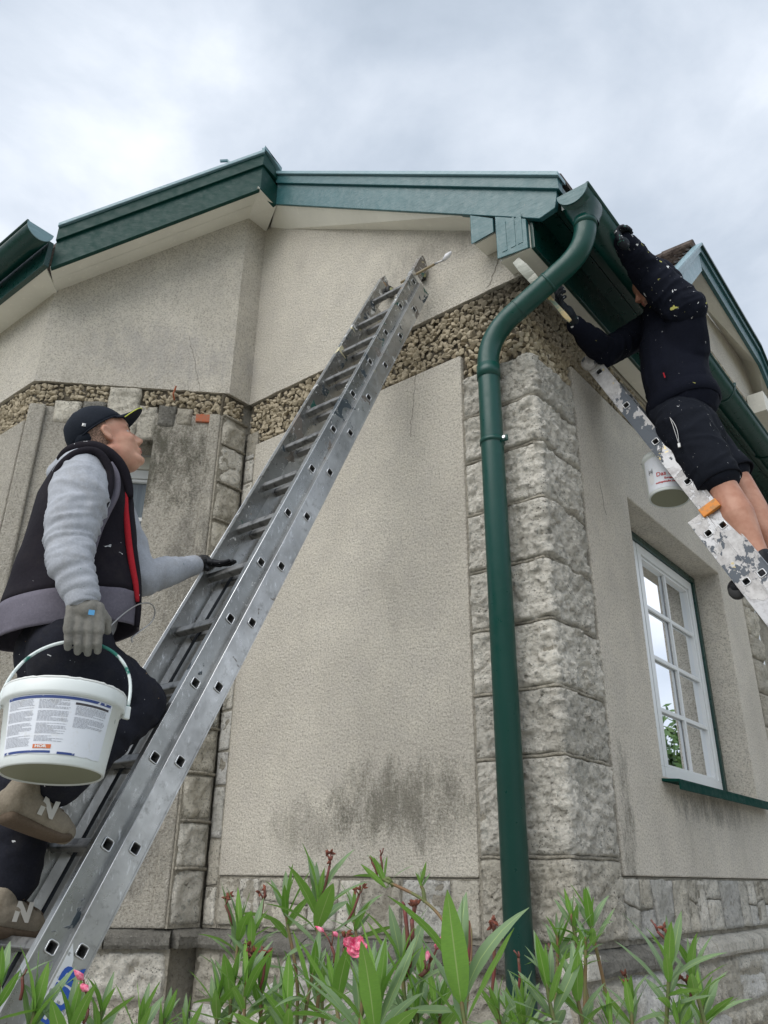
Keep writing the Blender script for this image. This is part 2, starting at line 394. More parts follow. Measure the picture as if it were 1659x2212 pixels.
# --- upper stucco walls, over-sailing the pebble band
zb = 4.43
def bottom_edge(s0, s1, n=26, seed=0, amp=.008):
    return [(s0+(s1-s0)*i/n, zb+amp*mn.noise(V((i*.9, seed, 0)))) for i in range(n+1)]
def upper(f, s0, s1, top, seed, hh=0.0):
    pts = bottom_edge(s0, s1, seed=seed)+top
    fslab(f, pts, -.30, hh).build('upper_wall', MT['stucco'], house)
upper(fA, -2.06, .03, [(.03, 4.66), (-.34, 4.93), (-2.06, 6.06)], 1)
upper(fB, .03, 9.0, [(9.0, 4.70), (.03, 4.70)], 2, -.01)
upper(fR, -.175, .0, [(.0, 6.00), (-.175, 5.95)], 3)
upper(fD, .0, 1.21, [(1.21, 5.15), (.0, 5.97)], 4, .0)
upper(fL, .0, 5, [(5, 5.15), (.0, 5.15)], 5)

# --- stucco panels
def panel(f, poly, h, mat, hole=None, depth=.05, name='stucco_panel'):
    o = fslab(f, poly, h-depth, h, hole).build(name, mat, house, bevel=.007); return o
panel(fA, [(-1.965, 1.607), (-.41, 1.607), (-.41, 4.10), (-1.965, 4.10)], 0.0, MT['stucco'], depth=.052)
panel(fB, [(.455, 1.62), (3.06, 1.62), (3.06, 4.11), (.455, 4.11)], 0.0, MT['stucco_b'], hole=(1.027, 2.062, 2.573, 3.548), depth=.30)
panel(fD, [(.035, 1.37), (1.20, 1.37), (1.20, 4.25), (.035, 4.25)], 0.0, MT['stucco_worn'], hole=(.432, 3.052, .878, 4.05), depth=.20)
panel(fL, [(.02, 1.37), (1.2, 1.37), (1.2, 4.15), (.02, 4.15)], 0.0, MT['stucco_worn'], depth=.05)
# raised pilaster strips beside the panels
fslab(fD, [(1.10, 1.37), (1.20, 1.37), (1.20, 4.25), (1.10, 4.25)], .001, .03).build('pilaster_strip', MT['stucco_worn'], house, bevel=.012)
fslab(fD, [(.035, 1.37), (.105, 1.37), (.105, 4.26), (.035, 4.26)], .001, .022).build('pilaster_strip', MT['stucco_worn'], house, bevel=.01)
fslab(fL, [(.62, 1.37), (.70, 1.37), (.70, 4.15), (.62, 4.15)], .001, .03).build('pilaster_strip', MT['stucco_worn'], house, bevel=.012)
fslab(fB, [(.40, 1.39), (.448, 1.39), (.448, 4.09), (.40, 4.09)], -.06, -.03).build('mortar_strip', MT['mortar'], house, bevel=.008)

mj = MB()
fslab(fA, [(-2.055, 1.37), (-1.955, 1.37), (-1.955, 4.2), (-2.055, 4.2)], -.0495, -.006, mb=mj)
fslab(fA, [(-.408, 1.37), (-.012, 1.37), (-.012, 3.94), (-.408, 3.94)], -.0495, -.003, mb=mj)
fslab(fA, [(-1.955, 1.37), (-.408, 1.37), (-.408, 1.604), (-1.955, 1.604)], -.0495, -.010, mb=mj)
fslab(fB, [(.012, 1.37), (.43, 1.37), (.43, 3.94), (.012, 3.94)], -.0545, -.003, mb=mj)
fslab(fB, [(.43, 1.37), (3.2, 1.37), (3.2, 1.617), (.43, 1.617)], -.0545, -.012, mb=mj)
fslab(fR, [(-.21, 1.37), (-.011, 1.37), (-.011, 4.25), (-.21, 4.25)], -.0395, .002, mb=mj)
mj.build('joint_mortar', MT['mortar'], house)
# --- dressed and rough stones, each its own mesh
SC = [0]
def facet(x, y, k, sd):
    d_, pt = mn.voronoi(V((x*k, y*k, sd)), distance_metric='DISTANCE', exponent=2)
    q_ = pt[0]; a_ = mn.noise(q_*3.7+V((5, 1, 2))); b_ = mn.noise(q_*4.1+V((1, 9, 4))); c_ = mn.noise(q_*2.9)
    return (a_*(x*k-q_.x)+b_*(y*k-q_.y))*1.6+c_
def stone(f, quad, mat, proud=.03, rough=.014, gap=.007, res=.022, back=.03, edge=.013, name='stone', parent=None, maxn=34, wob=.006, crag=.0):
    SC[0] += 1; sd = SC[0]*3.37
    q = [V((a, b)) for a, b in quad]; c = sum(q, V((0, 0)))/4
    q = [p+(c-p).normalized()*gap for p in q]
    W = max((q[1]-q[0]).length, (q[2]-q[3]).length); H = max((q[3]-q[0]).length, (q[2]-q[1]).length)
    nu = max(3, min(maxn, int(W/res))); nv = max(3, min(maxn, int(H/res)))
    vs = []; fs = []
    for j in range(-1, nv+2):
        for i in range(-1, nu+2):
            u = min(max(i/nu, 0), 1); v = min(max(j/nv, 0), 1)
            p = (q[0]*(1-u)+q[1]*u)*(1-v)+(q[3]*(1-u)+q[2]*u)*v
            skirt = i < 0 or j < 0 or i > nu or j > nv
            n1_ = mn.noise(V((p.x*9, p.y*9, sd))); n2_ = mn.noise(V((p.x*26, p.y*26, sd+5))); n3_ = mn.noise(V((p.x*60, p.y*60, sd+9)))
            em = min(u*W, (1-u)*W, v*H, (1-v)*H)
            k = min(1, em/edge); k = math.sin(k*math.pi/2)
            h = proud*k*.6+proud*.4*min(1, em/(edge*2.5))+rough*(n1_*1.2+n2_*.75+n3_*.35)*(.35+.65*k)
            if crag: h += crag*k*(.75*facet(p.x, p.y*1.5, 13, sd)+.55*facet(p.x, p.y*1.3, 31, sd+2)+mn.noise(V((p.x*95, p.y*120, sd+7)))*.35)
            else: h += rough*k*(.9*facet(p.x, p.y, 16, sd)+.4*mn.noise(V((p.x*80, p.y*80, sd))))
            wx = wob*mn.noise(V((p.y*18, sd, 1))) if (i <= 0 or i >= nu) else 0
            wz = wob*mn.noise(V((p.x*18, sd, 2))) if (j <= 0 or j >= nv) else 0
            if skirt: h = -back
            vs.append(f(p.x+wx, p.y+wz, h))
    n = nu+3
    for j in range(nv+2):
        for i in range(n-1): fs.append((j*n+i, j*n+i+1, (j+1)*n+i+1, (j+1)*n+i))
    me = bpy.data.meshes.new(name); me.from_pydata(vs, [], fs)
    o = link(name, me, mat, parent or house, True); return o
def joint(f, pts, r=.006, out=.0, name='mortar_bead'):
    MB().tube([f(s, z, out) for s, z in pts], r, 6).build(name, MT['mortar'], house, True)

# corner quoins wrapping both walls
zq = [3.945, 3.70, 3.445, 3.165, 2.875, 2.60, 2.318, 2.05, 1.68, 1.385]
for i in range(len(zq)-1):
    m = MT['stone_warm'] if i >= 8 else MT['stone']
    z1, z0 = zq[i]-.006, zq[i+1]+.006
    stone(fC, [(-.40, z0), (.41, z0), (.41, z1), (-.40, z1)], m, proud=.014, rough=.010, res=.0085, maxn=96, edge=.006, back=.048, gap=.0045, wob=.006, crag=.017)
    if i: joint(fC, [(-.40+.81*k/30, zq[i]+.002*math.sin(k)) for k in range(31)], .0065, .001)
# narrow stones at the inner corner on wall A and on the short return
z = 1.38; rnd = random.Random(3)
while z < 4.02:
    h = rnd.uniform(.15, .27); z1 = min(z+h, 4.04)
    m = rnd.choice([MT['stone_warm'], MT['stone'], MT['stone'], MT['stone_white']])
    stone(fA, [(-2.055, z), (-1.972, z+rnd.uniform(-.01, .01)), (-1.972, z1), (-2.055, z1)], m, proud=.0, rough=.008, back=.05, res=.018)
    z = z1
z = 1.38
while z < 4.20:
    h = rnd.uniform(.17, .27); z1 = min(z+h, 4.25); k = rnd.uniform(-.012, .012)
    m = rnd.choice([MT['stone_warm'], MT['stone'], MT['stone_warm'], MT['stone']])
    stone(fR, [(-.205, z), (-.012, z+k), (-.012, z1), (-.205, z1-k)], m, proud=.012, rough=.012, back=.05, res=.016)
    joint(fR, [(-.205, z1), (-.10, z1+.004), (-.012, z1)], .008, .012); joint(fR, [(-.10+.02*k, z), (-.095, z1)], .006, .010) if rnd.random() < .4 else None
    z = z1
# course between the panels and the plinth
def course(f, s0, s1, z0, z1, mats, wmin=.12, wmax=.34, seed=1, proud=.01, rough=.012, jit=.03, res=.018, split=.35):
    rnd = random.Random(seed); s = s0; lj = 0
    while s < s1-.01:
        w_ = rnd.uniform(wmin, wmax); e_ = s+w_
        if s1-e_ < wmin*.8: e_ = s1
        nj = 0 if e_ == s1 else rnd.uniform(-jit, jit)
        if rnd.random() < split:
            zm = z0+(z1-z0)*rnd.uniform(.38, .62); k = rnd.uniform(-.02, .02)
            stone(f, [(s+lj*.0, z0), (e_, z0), (e_+nj*.5, zm+k), (s+lj*.5, zm-k)], rnd.choice(mats), proud, rough, res=res)
            stone(f, [(s+lj*.5, zm-k), (e_+nj*.5, zm+k), (e_+nj, z1), (s+lj, z1)], rnd.choice(mats), proud, rough, res=res)
        else:
            stone(f, [(s, z0), (e_, z0), (e_+nj, z1), (s+lj, z1)], rnd.choice(mats), proud, rough, res=res)
        s = e_; lj = nj
        # stones lean with their joints; the next stone starts from the same slanted joint
sw, sg, so, sn = MT['stone_warm'], MT['stone'], MT['stone_ochre'], MT['stone_white']
course(fA, -1.95, -.80, 1.385, 1.60, [sw, sg, sw], seed=4, proud=-.006)
stone(fA, [(-.80, 1.385), (-.53, 1.385), (-.55, 1.60), (-.79, 1.60)], sn, .0, .016)
stone(fA, [(-.53, 1.385), (-.41, 1.385), (-.41, 1.60), (-.55, 1.60)], sw, -.004, .010)
course(fB, .42, 3.2, 1.385, 1.612, [sw, sg, sw, sn], .10, .30, seed=8, proud=-.002, split=.6, jit=.035)
# ledge
def ledge(f, s0, s1, seed, wmin=.25, wmax=.5):
    rnd = random.Random(seed); s = s0
    while s < s1-.01:
        e_ = min(s+rnd.uniform(wmin, wmax), s1)
        if s1-e_ < .12: e_ = s1
        pr = [(-.03, 1.285), (.045, 1.285), (.052, 1.30), (.05, 1.335), (.03, 1.352), (-.03, 1.375)]
        vs = []; n = 14
        for i in range(n+1):
            ss = s+.004+(e_-s-.008)*i/n
            for j, (h, z_) in enumerate(pr):
                a = .007*mn.noise(V((ss*14, j*3.1, seed))); vs.append(f(ss, z_+a, h+a*1.3 if j in (1, 2, 3, 4) else h))
        k = len(pr); fs = [(i*k+j, i*k+(j+1) % k, (i+1)*k+(j+1) % k, (i+1)*k+j) for i in range(n) for j in range(k)]
        fs += [tuple(range(k))[::-1], tuple(range(n*k, n*k+k))]
        MB().add(vs, fs).build('ledge_stone', MT['stone_dark'] if s < 1.0 else MT['stone'], house)
        s = e_
ledge(fA, -2.055, -.05, 1); ledge(fB, .05, 3.6, 2); ledge(fD, .0, 1.21, 3); ledge(fL, 0, 2, 4)
MB().box((-.06, -.056, 1.285), (.054, .06, 1.362)).build('ledge_stone', MT['stone'], house, bevel=.008)
ledge(fR, -.175, -.0, 5)
# random rubble plinth below the ledge
def plinth(f, s0, s1, seed):
    rnd = random.Random(seed); zs = [1.28, 1.06, .84, .62, .40]
    for a, b_ in zip(zs[:-1], zs[1:]):
        course(f, s0, s1, b_, a, [sn, sw, so, sg, sn, sw], .20, .48, seed=seed+int(a*10), proud=.030, rough=.018, jit=.075, res=.017 if a > .95 else .04, split=.3)
plinth(fA, -2.05, -.02, 20); plinth(fB, .02, 3.4, 30); plinth(fD, .0, 1.21, 40)
pm = MB(); 
fslab(fA, [(-2.06, 0), (-.02, 0), (-.02, 1.283), (-2.06, 1.283)], -.049, .014, mb=pm)
fslab(fB, [(0, 0), (9, 0), (9, 1.283), (0, 1.283)], -.05, .014, mb=pm)
fslab(fD, [(0, 0), (1.21, 0), (1.21, 1.283), (0, 1.283)], -.039, .014, mb=pm)
fslab(fL, [(0, 0), (5, 0), (5, 1.283), (0, 1.283)], -.039, .014, mb=pm)
pm.build('plinth_core', MT['mortar'], house)
# lintel stones over the small window and a bit of red brick
for (a, b_, z0, z1, m) in [(.89, 1.06, 4.135, 4.30, sw), (.745, .89, 4.06, 4.31, MT['stone_dark']), (.545, .745, 4.045, 4.425, sw), (.43, .545, 4.05, 4.30, sw), (.315, .43, 4.15, 4.31, MT['stone_dark']), (.21, .315, 4.17, 4.30, MT['mortar'])]:
    stone(fD, [(a, z0), (b_, z0), (b_, z1), (a, z1)], m, proud=.016, rough=.010, res=.013, back=.04)
MB().obox(fD(.10, 4.20, -.03), fD(.19, 4.20, -.03)-fD(.10, 4.20, -.03), ND*.045, V((0, 0, .055))).build('brick', MT['brick'], house, bevel=.004)
# stones and the second window at the far end of the side wall
z = 1.62; rnd = random.Random(5)
while z < 4.3:
    z1 = z+rnd.uniform(.17, .26); stone(fB, [(3.08, z), (3.36, z), (3.36, z1), (3.08, z1)], sw, .02, .018, back=.06, res=.02); z = z1
MB().box((-.05, 3.37, 3.55), (.0, 4.9, 3.75)).build('lintel', MT['stone_dark'], house)
MB().box((-.10, 3.37, 2.0), (-.056, 4.9, 3.55)).build('dark_pane', MT['green'], house)
MB().box((-.0555, 3.42, 2.02), (-.02, 3.47, 3.53)).build('window_frame', MT['white_pvc'], house)

# --- the pebble band: bedding mortar and hundreds of split pebbles
bd = MB()
fslab(fA, [(-2.058, 3.86), (-.051, 3.86), (-.051, zb), (-2.058, zb)], -.0495, -.028, mb=bd)
fslab(fB, [(.051, 3.93), (3.3, 4.05), (3.3, zb), (.051, zb)], -.0545, -.028, mb=bd)
fslab(fR, [(-.2, 4.2), (-.03, 4.2), (-.03, zb), (-.2, zb)], -.039, -.024, mb=bd)
fslab(fD, [(.03, 4.24), (1.19, 4.24), (1.19, zb), (.03, zb)], -.039, -.024, mb=bd)
fslab(fL, [(.03, 4.12), (3, 4.12), (3, zb), (.03, zb)], -.039, -.024, mb=bd)
bd.box((-.051, .028, 3.9), (-.028, .051, zb))
bd.build('bedding_mortar', MT['mortar_dark'], house)
def chip_mesh(seed):
    rnd = random.Random(seed); bm = bmesh.new()
    for i in range(14):
        v = V((rnd.gauss(0, 1), rnd.gauss(0, 1), rnd.gauss(0, 1))).normalized()
        v = V((v.x*rnd.uniform(.8, 1.12), v.y*.8*rnd.uniform(.8, 1.1), v.z*.9)); bm.verts.new(v*.5)
    bmesh.ops.convex_hull(bm, input=bm.verts[:])
    for v in [v for v in bm.verts if not v.link_faces]: bm.verts.remove(v)
    bmesh.ops.bevel(bm, geom=bm.edges[:], offset=.018, segments=1, affect='EDGES')
    me = bpy.data.meshes.new('pebble'); bm.to_mesh(me); bm.free(); me.materials.append(MT['pebble']); return me
chips = [chip_mesh(i) for i in range(14)]
spots = []
def band(f, n, s0, s1, z0, z1, sp=.0315, seed=0, skip=None):
    rnd = random.Random(seed); r_ = 0; z_ = z0+sp*.4
    while z_ < z1-.006:
        s_ = s0+(sp*.5 if r_ % 2 else 0)
        while s_ < s1:
            a, c_ = s_+rnd.uniform(-.3, .3)*sp, z_+rnd.uniform(-.28, .28)*sp
            if not (skip and skip(a, c_)): spots.append((f(a, c_, -.019+rnd.uniform(-.007, .004)), n, sp*rnd.uniform(.95, 1.8)))
            s_ += sp*rnd.uniform(.85, 1.15)
        z_ += sp*.86; r_ += 1
band(fA, NA, -2.03, -.02, 3.90, zb-.01, seed=1, skip=lambda s, z: z < 4.115 and -1.975 < s < -.40 or z < 3.965 and s > -.5)
band(fB, NBv, .0, 1.9, 3.955, zb-.01, seed=2, skip=lambda s, z: z < 4.125 and s > .435)
band(fR, NR, -.17, -.03, 4.22, zb-.01, seed=3)
band(fD, ND, .02, 1.2, 4.26, zb-.01, .0315, seed=4, skip=lambda s, z: (.20 < s < 1.07 and z < 4.32) or .54 < s < .75)
band(fL, NL, .0, 1.3, 4.16, zb-.01, .0315, seed=5)
for s_, z_ in [(.50, 4.06), (.455, 4.10), (.24, 4.12), (.29, 4.14)]: spots.append((fD(s_, z_+.22, 0), ND, .05))
spots.sort(key=lambda t: (t[0]-CAM).length)
vis = [t for t in spots]
stuff = MB()
prnd = random.Random(11)
for i, (p, n, sz) in enumerate(vis):
    q = V((prnd.gauss(0, 1), prnd.gauss(0, 1), prnd.gauss(0, 1))).normalized()
    rot = Matrix.Rotation(prnd.uniform(-.45, .45), 3, q) @ n.to_track_quat('Y', 'Z').to_matrix() @ Matrix.Rotation(prnd.uniform(0, 6.28), 3, 'Y')
    sc = Matrix.Diagonal((sz, sz*prnd.uniform(.7, 1.1), sz*prnd.uniform(.8, 1.1)))
    me = prnd.choice(chips)
    if i < 290:
        o = bpy.data.objects.new('pebble', me); col.objects.link(o); o.parent = house
        o.matrix_local = Matrix.Translation(p-origin(house)) @ (rot@sc).to_4x4()
    else:
        stuff.add([p+(rot@sc)@v.co for v in me.vertices], [tuple(f.vertices) for f in me.polygons])
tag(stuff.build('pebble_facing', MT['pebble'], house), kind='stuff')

# --- eaves: boards, soffits, corbels -------------------------------------------------
g = V((2.1, 0, -1.441)).normalized()      # direction of the gable rake on wall A, downhill
def rake(f, a, b_, h0, up0_, up1, t, mat, name='fascia_board', cut=None, wav=.002):
    """board following the line a-b (s,z) in a wall frame, face at h0+t; up0..up1 vertical extent"""
    pts = [(a[0], a[1]+up0_), (b_[0], b_[1]+up0_), (b_[0], b_[1]+up1), (a[0], a[1]+up1)]
    if cut: pts[1] = (b_[0]-cut, pts[1][1]+cut*.686)
    return fslab(f, pts, h0, h0+t).build(name, mat, house, bevel=.003)
# line = bottom of the fascia; peak at x=-1.80
zA = lambda x: 5.917-.678*(x+1.807)
A0, A1 = (-1.80, zA(-1.80)), (.30, zA(.30))
# wide lower board with the sawn-off corner, then the proud upper moulding and metal edge
lo = [(-1.80, zA(-1.80)), (.175, zA(.175)), (.262, zA(.262)+.075), (.283, zA(.283)+.19), (-1.80, zA(-1.80)+.19)]
fslab(fA, lo, .12, .15).build('fascia_board', MT['sheen_board'], house, bevel=.003)
rake(fA, A0, (.300, zA(.300)), .12, .188, .262, .048, MT['sheen_board'], 'fascia_moulding')
rake(fA, A0, (.31, zA(.31)), .10, .264, .292, .085, MT['pale_teal'], 'metal_edge')
# short return and canted gable
RT0, RT1 = (-.30, 5.885), (-.155, 5.917)
for k, (u0, u1, hh, m, nm) in enumerate([(.0, .22, .26, MT['green_board'], 'fascia_board'), (.218, .345, .275, MT['green_board'], 'fascia_moulding'), (.347, .372, .29, MT['pale_teal'], 'metal_edge')]):
    yk = -.297-.0095*k
    fslab(fR, [(yk, 5.935+u0), (-.145, 5.90+u0), (-.145, 5.90+u1*.82), (yk, 5.935+u1)], hh-.03, hh).build(nm, m, house, bevel=.003)
d0, d1 = fD(0, 0, 0), fD(1, 0, 0)
def tD(p): return (p.x+2.06)*-S2+(p.y+.175)*-S2
b0 = V((-1.832, -.366, 5.88)); b1_ = V((-2.68, -1.20, 5.10)); hD = .27
t0_, t1_ = tD(b0), tD(b1_)
for (u0, u1, hh, th, m, nm) in [(.0, .215, .27, .03, MT['green_board'], 'fascia_board'), (.213, .315, .288, .05, MT['green_board'], 'fascia_moulding'), (.317, .345, .305, .07, MT['pale_teal'], 'metal_edge')]:
    tk = -.098-(hh-.27)*.2; fslab(fD, [(tk, 5.935+u0), (t1_, 5.10+u0), (t1_, 5.10+u1), (tk, 5.935+u1)], hh-th, hh).build(nm, m, house, bevel=.003)
# soffit boards (each board a piece)
def soffit(quad, n, mat=MT['cream'], t=.012, name='soffit_board', gap=.003):
    a, b_, c_, d_ = [V(q) for q in quad]      # a-b outer edge, d-c inner edge
    for i in range(n):
        u0, u1 = i/n, (i+1)/n
        p = [a.lerp(d_, u0), b_.lerp(c_, u0), b_.lerp(c_, u1-gap/(a-d_).length), a.lerp(d_, u1-gap/(a-d_).length)]
        nn = (p[1]-p[0]).cross(p[3]-p[0]).normalized(); nn = nn if nn.z > 0 else -nn
        MB().slab(p, nn, t).build(name, mat, house)
soffit([(-1.80, -.145, zA(-1.80)+.01), (-.155, -.145, zA(-.155)+.01), (-.155, .02, 4.80), (-2.04, .02, 5.94)], 1)
soffit([(-1.805, -.32, 5.935), (-1.805, -.14, 5.90), (-2.065, .01, 5.93), (-2.065, -.19, 5.925)], 1)
soffit([fD(-.095, 5.94, .262), fD(t1_, 5.105, .262), fD(1.21, 5.13, -.01), fD(-.01, 5.925, -.01)], 2)
# corbel blocks at the corner
def corbel(x0, x1, zt0, zt1, zb0, zb1, y0, y1):
    MB().hexa([(x0, y0, zb0), (x1, y0, zb1), (x1, y1, zb1+.02), (x0, y1, zb0+.02), (x0, y0, zt0), (x1, y0, zt1), (x1, y1, zt1), (x0, y1, zt0)]).build('corbel', MT['sheen_board'], house, bevel=.004)
corbel(-.222, -.085, 4.84, 4.735, 4.635, 4.640, -.150, -.125)
corbel(-.068, .105, 4.73, 4.61, 4.445, 4.42, -.158, -.128)
for i, x0 in enumerate([-.02, .03, .07]):      # sawn grooves in the big corbel: raised staves
    MB().box((x0-.016, -.1605, 4.47), (x0+.012, -.158, 4.66)).build('stave', MT['sheen_board'], house)
MB().hexa([(-.215, -.1245, 4.645), (-.09, -.1245, 4.650), (-.09, -.002, 4.66), (-.215, -.002, 4.66), (-.215, -.1245, 4.80), (-.09, -.1245, 4.72), (-.09, -.002, 4.72), (-.215, -.002, 4.80)]).build('purlin_end', MT['cream'], house)
# wall plate box along the side wall, and the dark boarded eaves
MB().box((.0, -.1275, 4.445), (.105, 8.5, 4.60)).build('wall_plate', MT['cream'], house, bevel=.004)
MB().box((-.066, -.1275, 4.45), (-.0005, -.002, 4.60)).build('wall_plate_end', MT['cream'], house)
MB().box((.1055, -.12, 4.442), (.125, 8.5, 4.70)).build('fascia_board', MT['green'], house, bevel=.003)
for i in range(2):
    x0 = .126+i*.085
    MB().box((x0, -.11, 4.69+i*.004), (x0+.082, 8.5, 4.71+i*.004)).build('eaves_board', MT['green'], house)
MB().box((.283, -.12, 4.58), (.30, 8.5, 4.72)).build('gutter_board', MT['green'], house)
# roof planes (seen from below only at the edges)
rf = MB()
zr = lambda x: zA(x)+.30
rf.slab([(.30, -.12, zr(.30)), (.30, 8.6, zr(.30)), (-1.78, 8.6, zr(-1.78)), (-1.78, -.12, zr(-1.78))], (0, 0, 1), .03)
rf.slab([(-1.78, -.14, 6.20), (-2.62, -1.12, 5.42), (-6, -1.12, 5.42), (-6, .6, 6.2), (-1.78, .6, 6.2)], (0, 0, 1), .03)
rf.build('roof', MT['tile'], house)
MB().tube([(-1.98, -.45, 6.165), (-1.99, -.46, 6.19), (-2.02, -.50, 6.172)], .012, 6).build('ridge_bit', MT['pale_teal'], house)

# --- left eaves soffit and board behind the gutter
soffit([(-2.70, -1.22, 5.10), (-6, -1.22, 5.10), (-6, -1.02, 5.12), (-2.90, -1.02, 5.12)], 1)
MB().box((-6, -1.235, 5.095), (-2.69, -1.20, 5.29)).build('fascia_board', MT['green'], house, bevel=.003)

# --- the cross gable above the side eaves
X1 = .12; FX = .30
P_ = lambda px, py, x: on(px, py, 0, x)
wt = [P_(1498, 640, X1), P_(1510, 656, X1), P_(1600, 773, X1), P_(1634, 858, X1), P_(1700, 1035, X1)]
zbd = P_(1511, 722, X1).z
kk = (wt[3].z-zbd)/max(.01, wt[2].z-wt[3].z); yc = wt[3].y+(wt[3].y-wt[2].y)*kk
wt[4] = V((wt[4].x, yc, zbd)); wl = [(wt[0].y, zbd), (yc, zbd)]+[(p.y, p.z) for p in (wt[3], wt[2], wt[1], wt[0])]
fslab(lambda s, z, h=0: V((X1+h, s, z)), wl, -.3, 0).build('gable_wall', MT['stucco_b'], house)
MB().box((X1-.3, wt[0].y, 4.85), (X1-.03, 7.5, zbd)).build('gable_wall_base', MT['mortar_dark'], house)
g2 = MB(); rr = random.Random(9)
z_ = zbd-.42
while z_ < zbd-.01:
    y_ = wt[0].y
    while y_ < 7:
        me = rr.choice(chips); sc = rr.uniform(.040, .058)
        rot = Matrix.Rotation(rr.uniform(0, 6.28), 3, V((rr.gauss(0, 1), rr.gauss(0, 1), rr.gauss(0, 1))).normalized())
        p = V((X1-.015, y_+rr.uniform(-.01, .01), z_+rr.uniform(-.01, .01)))
        g2.add([p+(rot@v.co)*sc for v in me.vertices], [tuple(f.vertices) for f in me.polygons]); y_ += .042
    z_ += .036
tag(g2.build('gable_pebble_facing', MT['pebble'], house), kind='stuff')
# fascia line of the gable: near rake, long edge, far rake
fl = [P_(1425, 614, FX), P_(1506, 528, FX), P_(1635, 746, FX), P_(1700, 902, FX)]
fX = lambda s, z, h=0: V((FX+h, s, z))
for i, (a, b_) in enumerate(zip(fl[:-1], fl[1:])):
    m = MT['pale_teal'] if i == 0 else MT['sheen_board']  # near rake's brighter sheen is put into a paler tone
    hgt = .27 if i == 0 else .22
    dz = .0
    for (u0, u1, h0, h1, nm) in [(-hgt, -.085, -.03, .0, 'gable_fascia'), (-.087, -.03, -.03, .02, 'gable_moulding'), (-.028, .0, -.03, .04, 'gable_metal_edge')]:
        fslab(fX, [(a.y+.002, a.z+u0), (b_.y-.002, b_.z+u0), (b_.y-.002, b_.z+u1), (a.y+.002, a.z+u1)], h0, h1).build(nm, m if nm != 'gable_metal_edge' else (MT['pale_teal'] if i == 0 else MT['green']), house, bevel=.003)
for i in range(1, 3):
    a, b_ = fl[i], fl[i+1]; c_, d_ = (wt[1], wt[2]) if i == 1 else (wt[2], wt[4])
    MB().slab([(FX-.03, a.y+.004*i-.1*(i == 1), a.z-.20), (FX-.03, b_.y, b_.z-.20), (X1-.01, d_.y, d_.z), (X1-.01, c_.y-.3*(i == 1), c_.z)], (0, 0, 1), .015).build('gable_soffit', MT['cream'], house)
pa = P_(1500, 600, FX-.03)
MB().box((X1+.001, pa.y-.10, pa.z-.5), (FX-.032, pa.y+.02, pa.z-.12)).build('gable_corbel', MT['pale_teal'], house, bevel=.004)
pb = P_(1648, 880, .22)
MB().box((X1+.002, pb.y-.12, pb.z-.10), (FX-.031, pb.y+.35, pb.z+.10)).build('gable_corbel', MT['cream'], house, bevel=.004)
# tiled slope of the cross gable
a, b_ = fl[0], fl[1]
along = (b_-a); slope_len = along.length; n_ = V((-1, 0, 0)).cross(along).normalized(); n_ = n_ if n_.z > 0 else -n_
tme = MB().hexa([V((0, 0, 0)), V((-.16, 0, 0)), V((-.16, .135, .0)), V((0, .135, .0)), V((0, 0, .016)), V((-.16, 0, .016)), V((-.16, .135, .012)), V((0, .135, .012))]).mesh('roof_tile'); tme.materials.append(MT['tile'])
rot = Matrix((V((1, 0, 0)), along.normalized(), n_)).transposed()
if rot.determinant() < 0: rot = Matrix((V((1, 0, 0)), along.normalized(), -n_)).transposed()
rows = int(slope_len/.10)
for r_ in range(0, rows+1):
    for c_ in range(13):
        o = bpy.data.objects.new('roof_tile', tme); col.objects.link(o); o.parent = house
        p = a+along.normalized()*(r_*.10)+n_*(.01+.004*rr.random())+V((-.03-c_*.164-(.08 if r_ % 2 else 0), 0, 0))
        o.matrix_local = Matrix.Translation(p-origin(house)) @ (rot@Matrix.Rotation(R_(-6+rr.uniform(-2, 2)), 3, 'X')).to_4x4()
MB().slab([a+V((-.02, 0, -.02)), b_+V((-.02, 0, -.02)), b_+V((-2.4, 0, -.02)), a+V((-2.4, 0, -.02))], n_, -.03).build('roof_underlay', MT['tile'], house)
for c_ in range(9):
    MB().tube([b_+V((-.02-c_*.25, 0, .0)), b_+V((-.27-c_*.25, 0, .0))], [.055, .062], 8).build('ridge_tile', MT['tile'], house)

# --- windows -----------------------------------------------------------------------
b = NB('window_glass')
b.t.nodes.remove(b.b)
gl = b.n('ShaderNodeBsdfGlossy'); gl.inputs['Roughness'].default_value = .01; gl.inputs['Color'].default_value = (.95, .97, 1, 1)
tr = b.n('ShaderNodeBsdfTransparent'); tr.inputs[0].default_value = (.48, .50, .49, 1)
fr = b.n('ShaderNodeFresnel'); fr.inputs['IOR'].default_value = 1.6
mxs = b.n('ShaderNodeMixShader'); b.t.links.new(fr.outputs[0], mxs.inputs[0]); b.t.links.new(tr.outputs[0], mxs.inputs[1]); b.t.links.new(gl.outputs[0], mxs.inputs[2]); b.t.links.new(mxs.outputs[0], b.out.inputs[0])
MT['glass'] = b.m
b = NB('room_wall'); MT['room'] = b.set((.24, .22, .19), .9)
b = NB('net_curtain'); x, y, z = b.sep(); cw = b.noise(1, 2, .5, vec=b.scale(b.pos, (60, 60, 1.5)))
MT['curtain'] = b.set(b.mix(b.rng(cw, .35, .65), (.42, .50, .58), (.72, .78, .84)), .9)
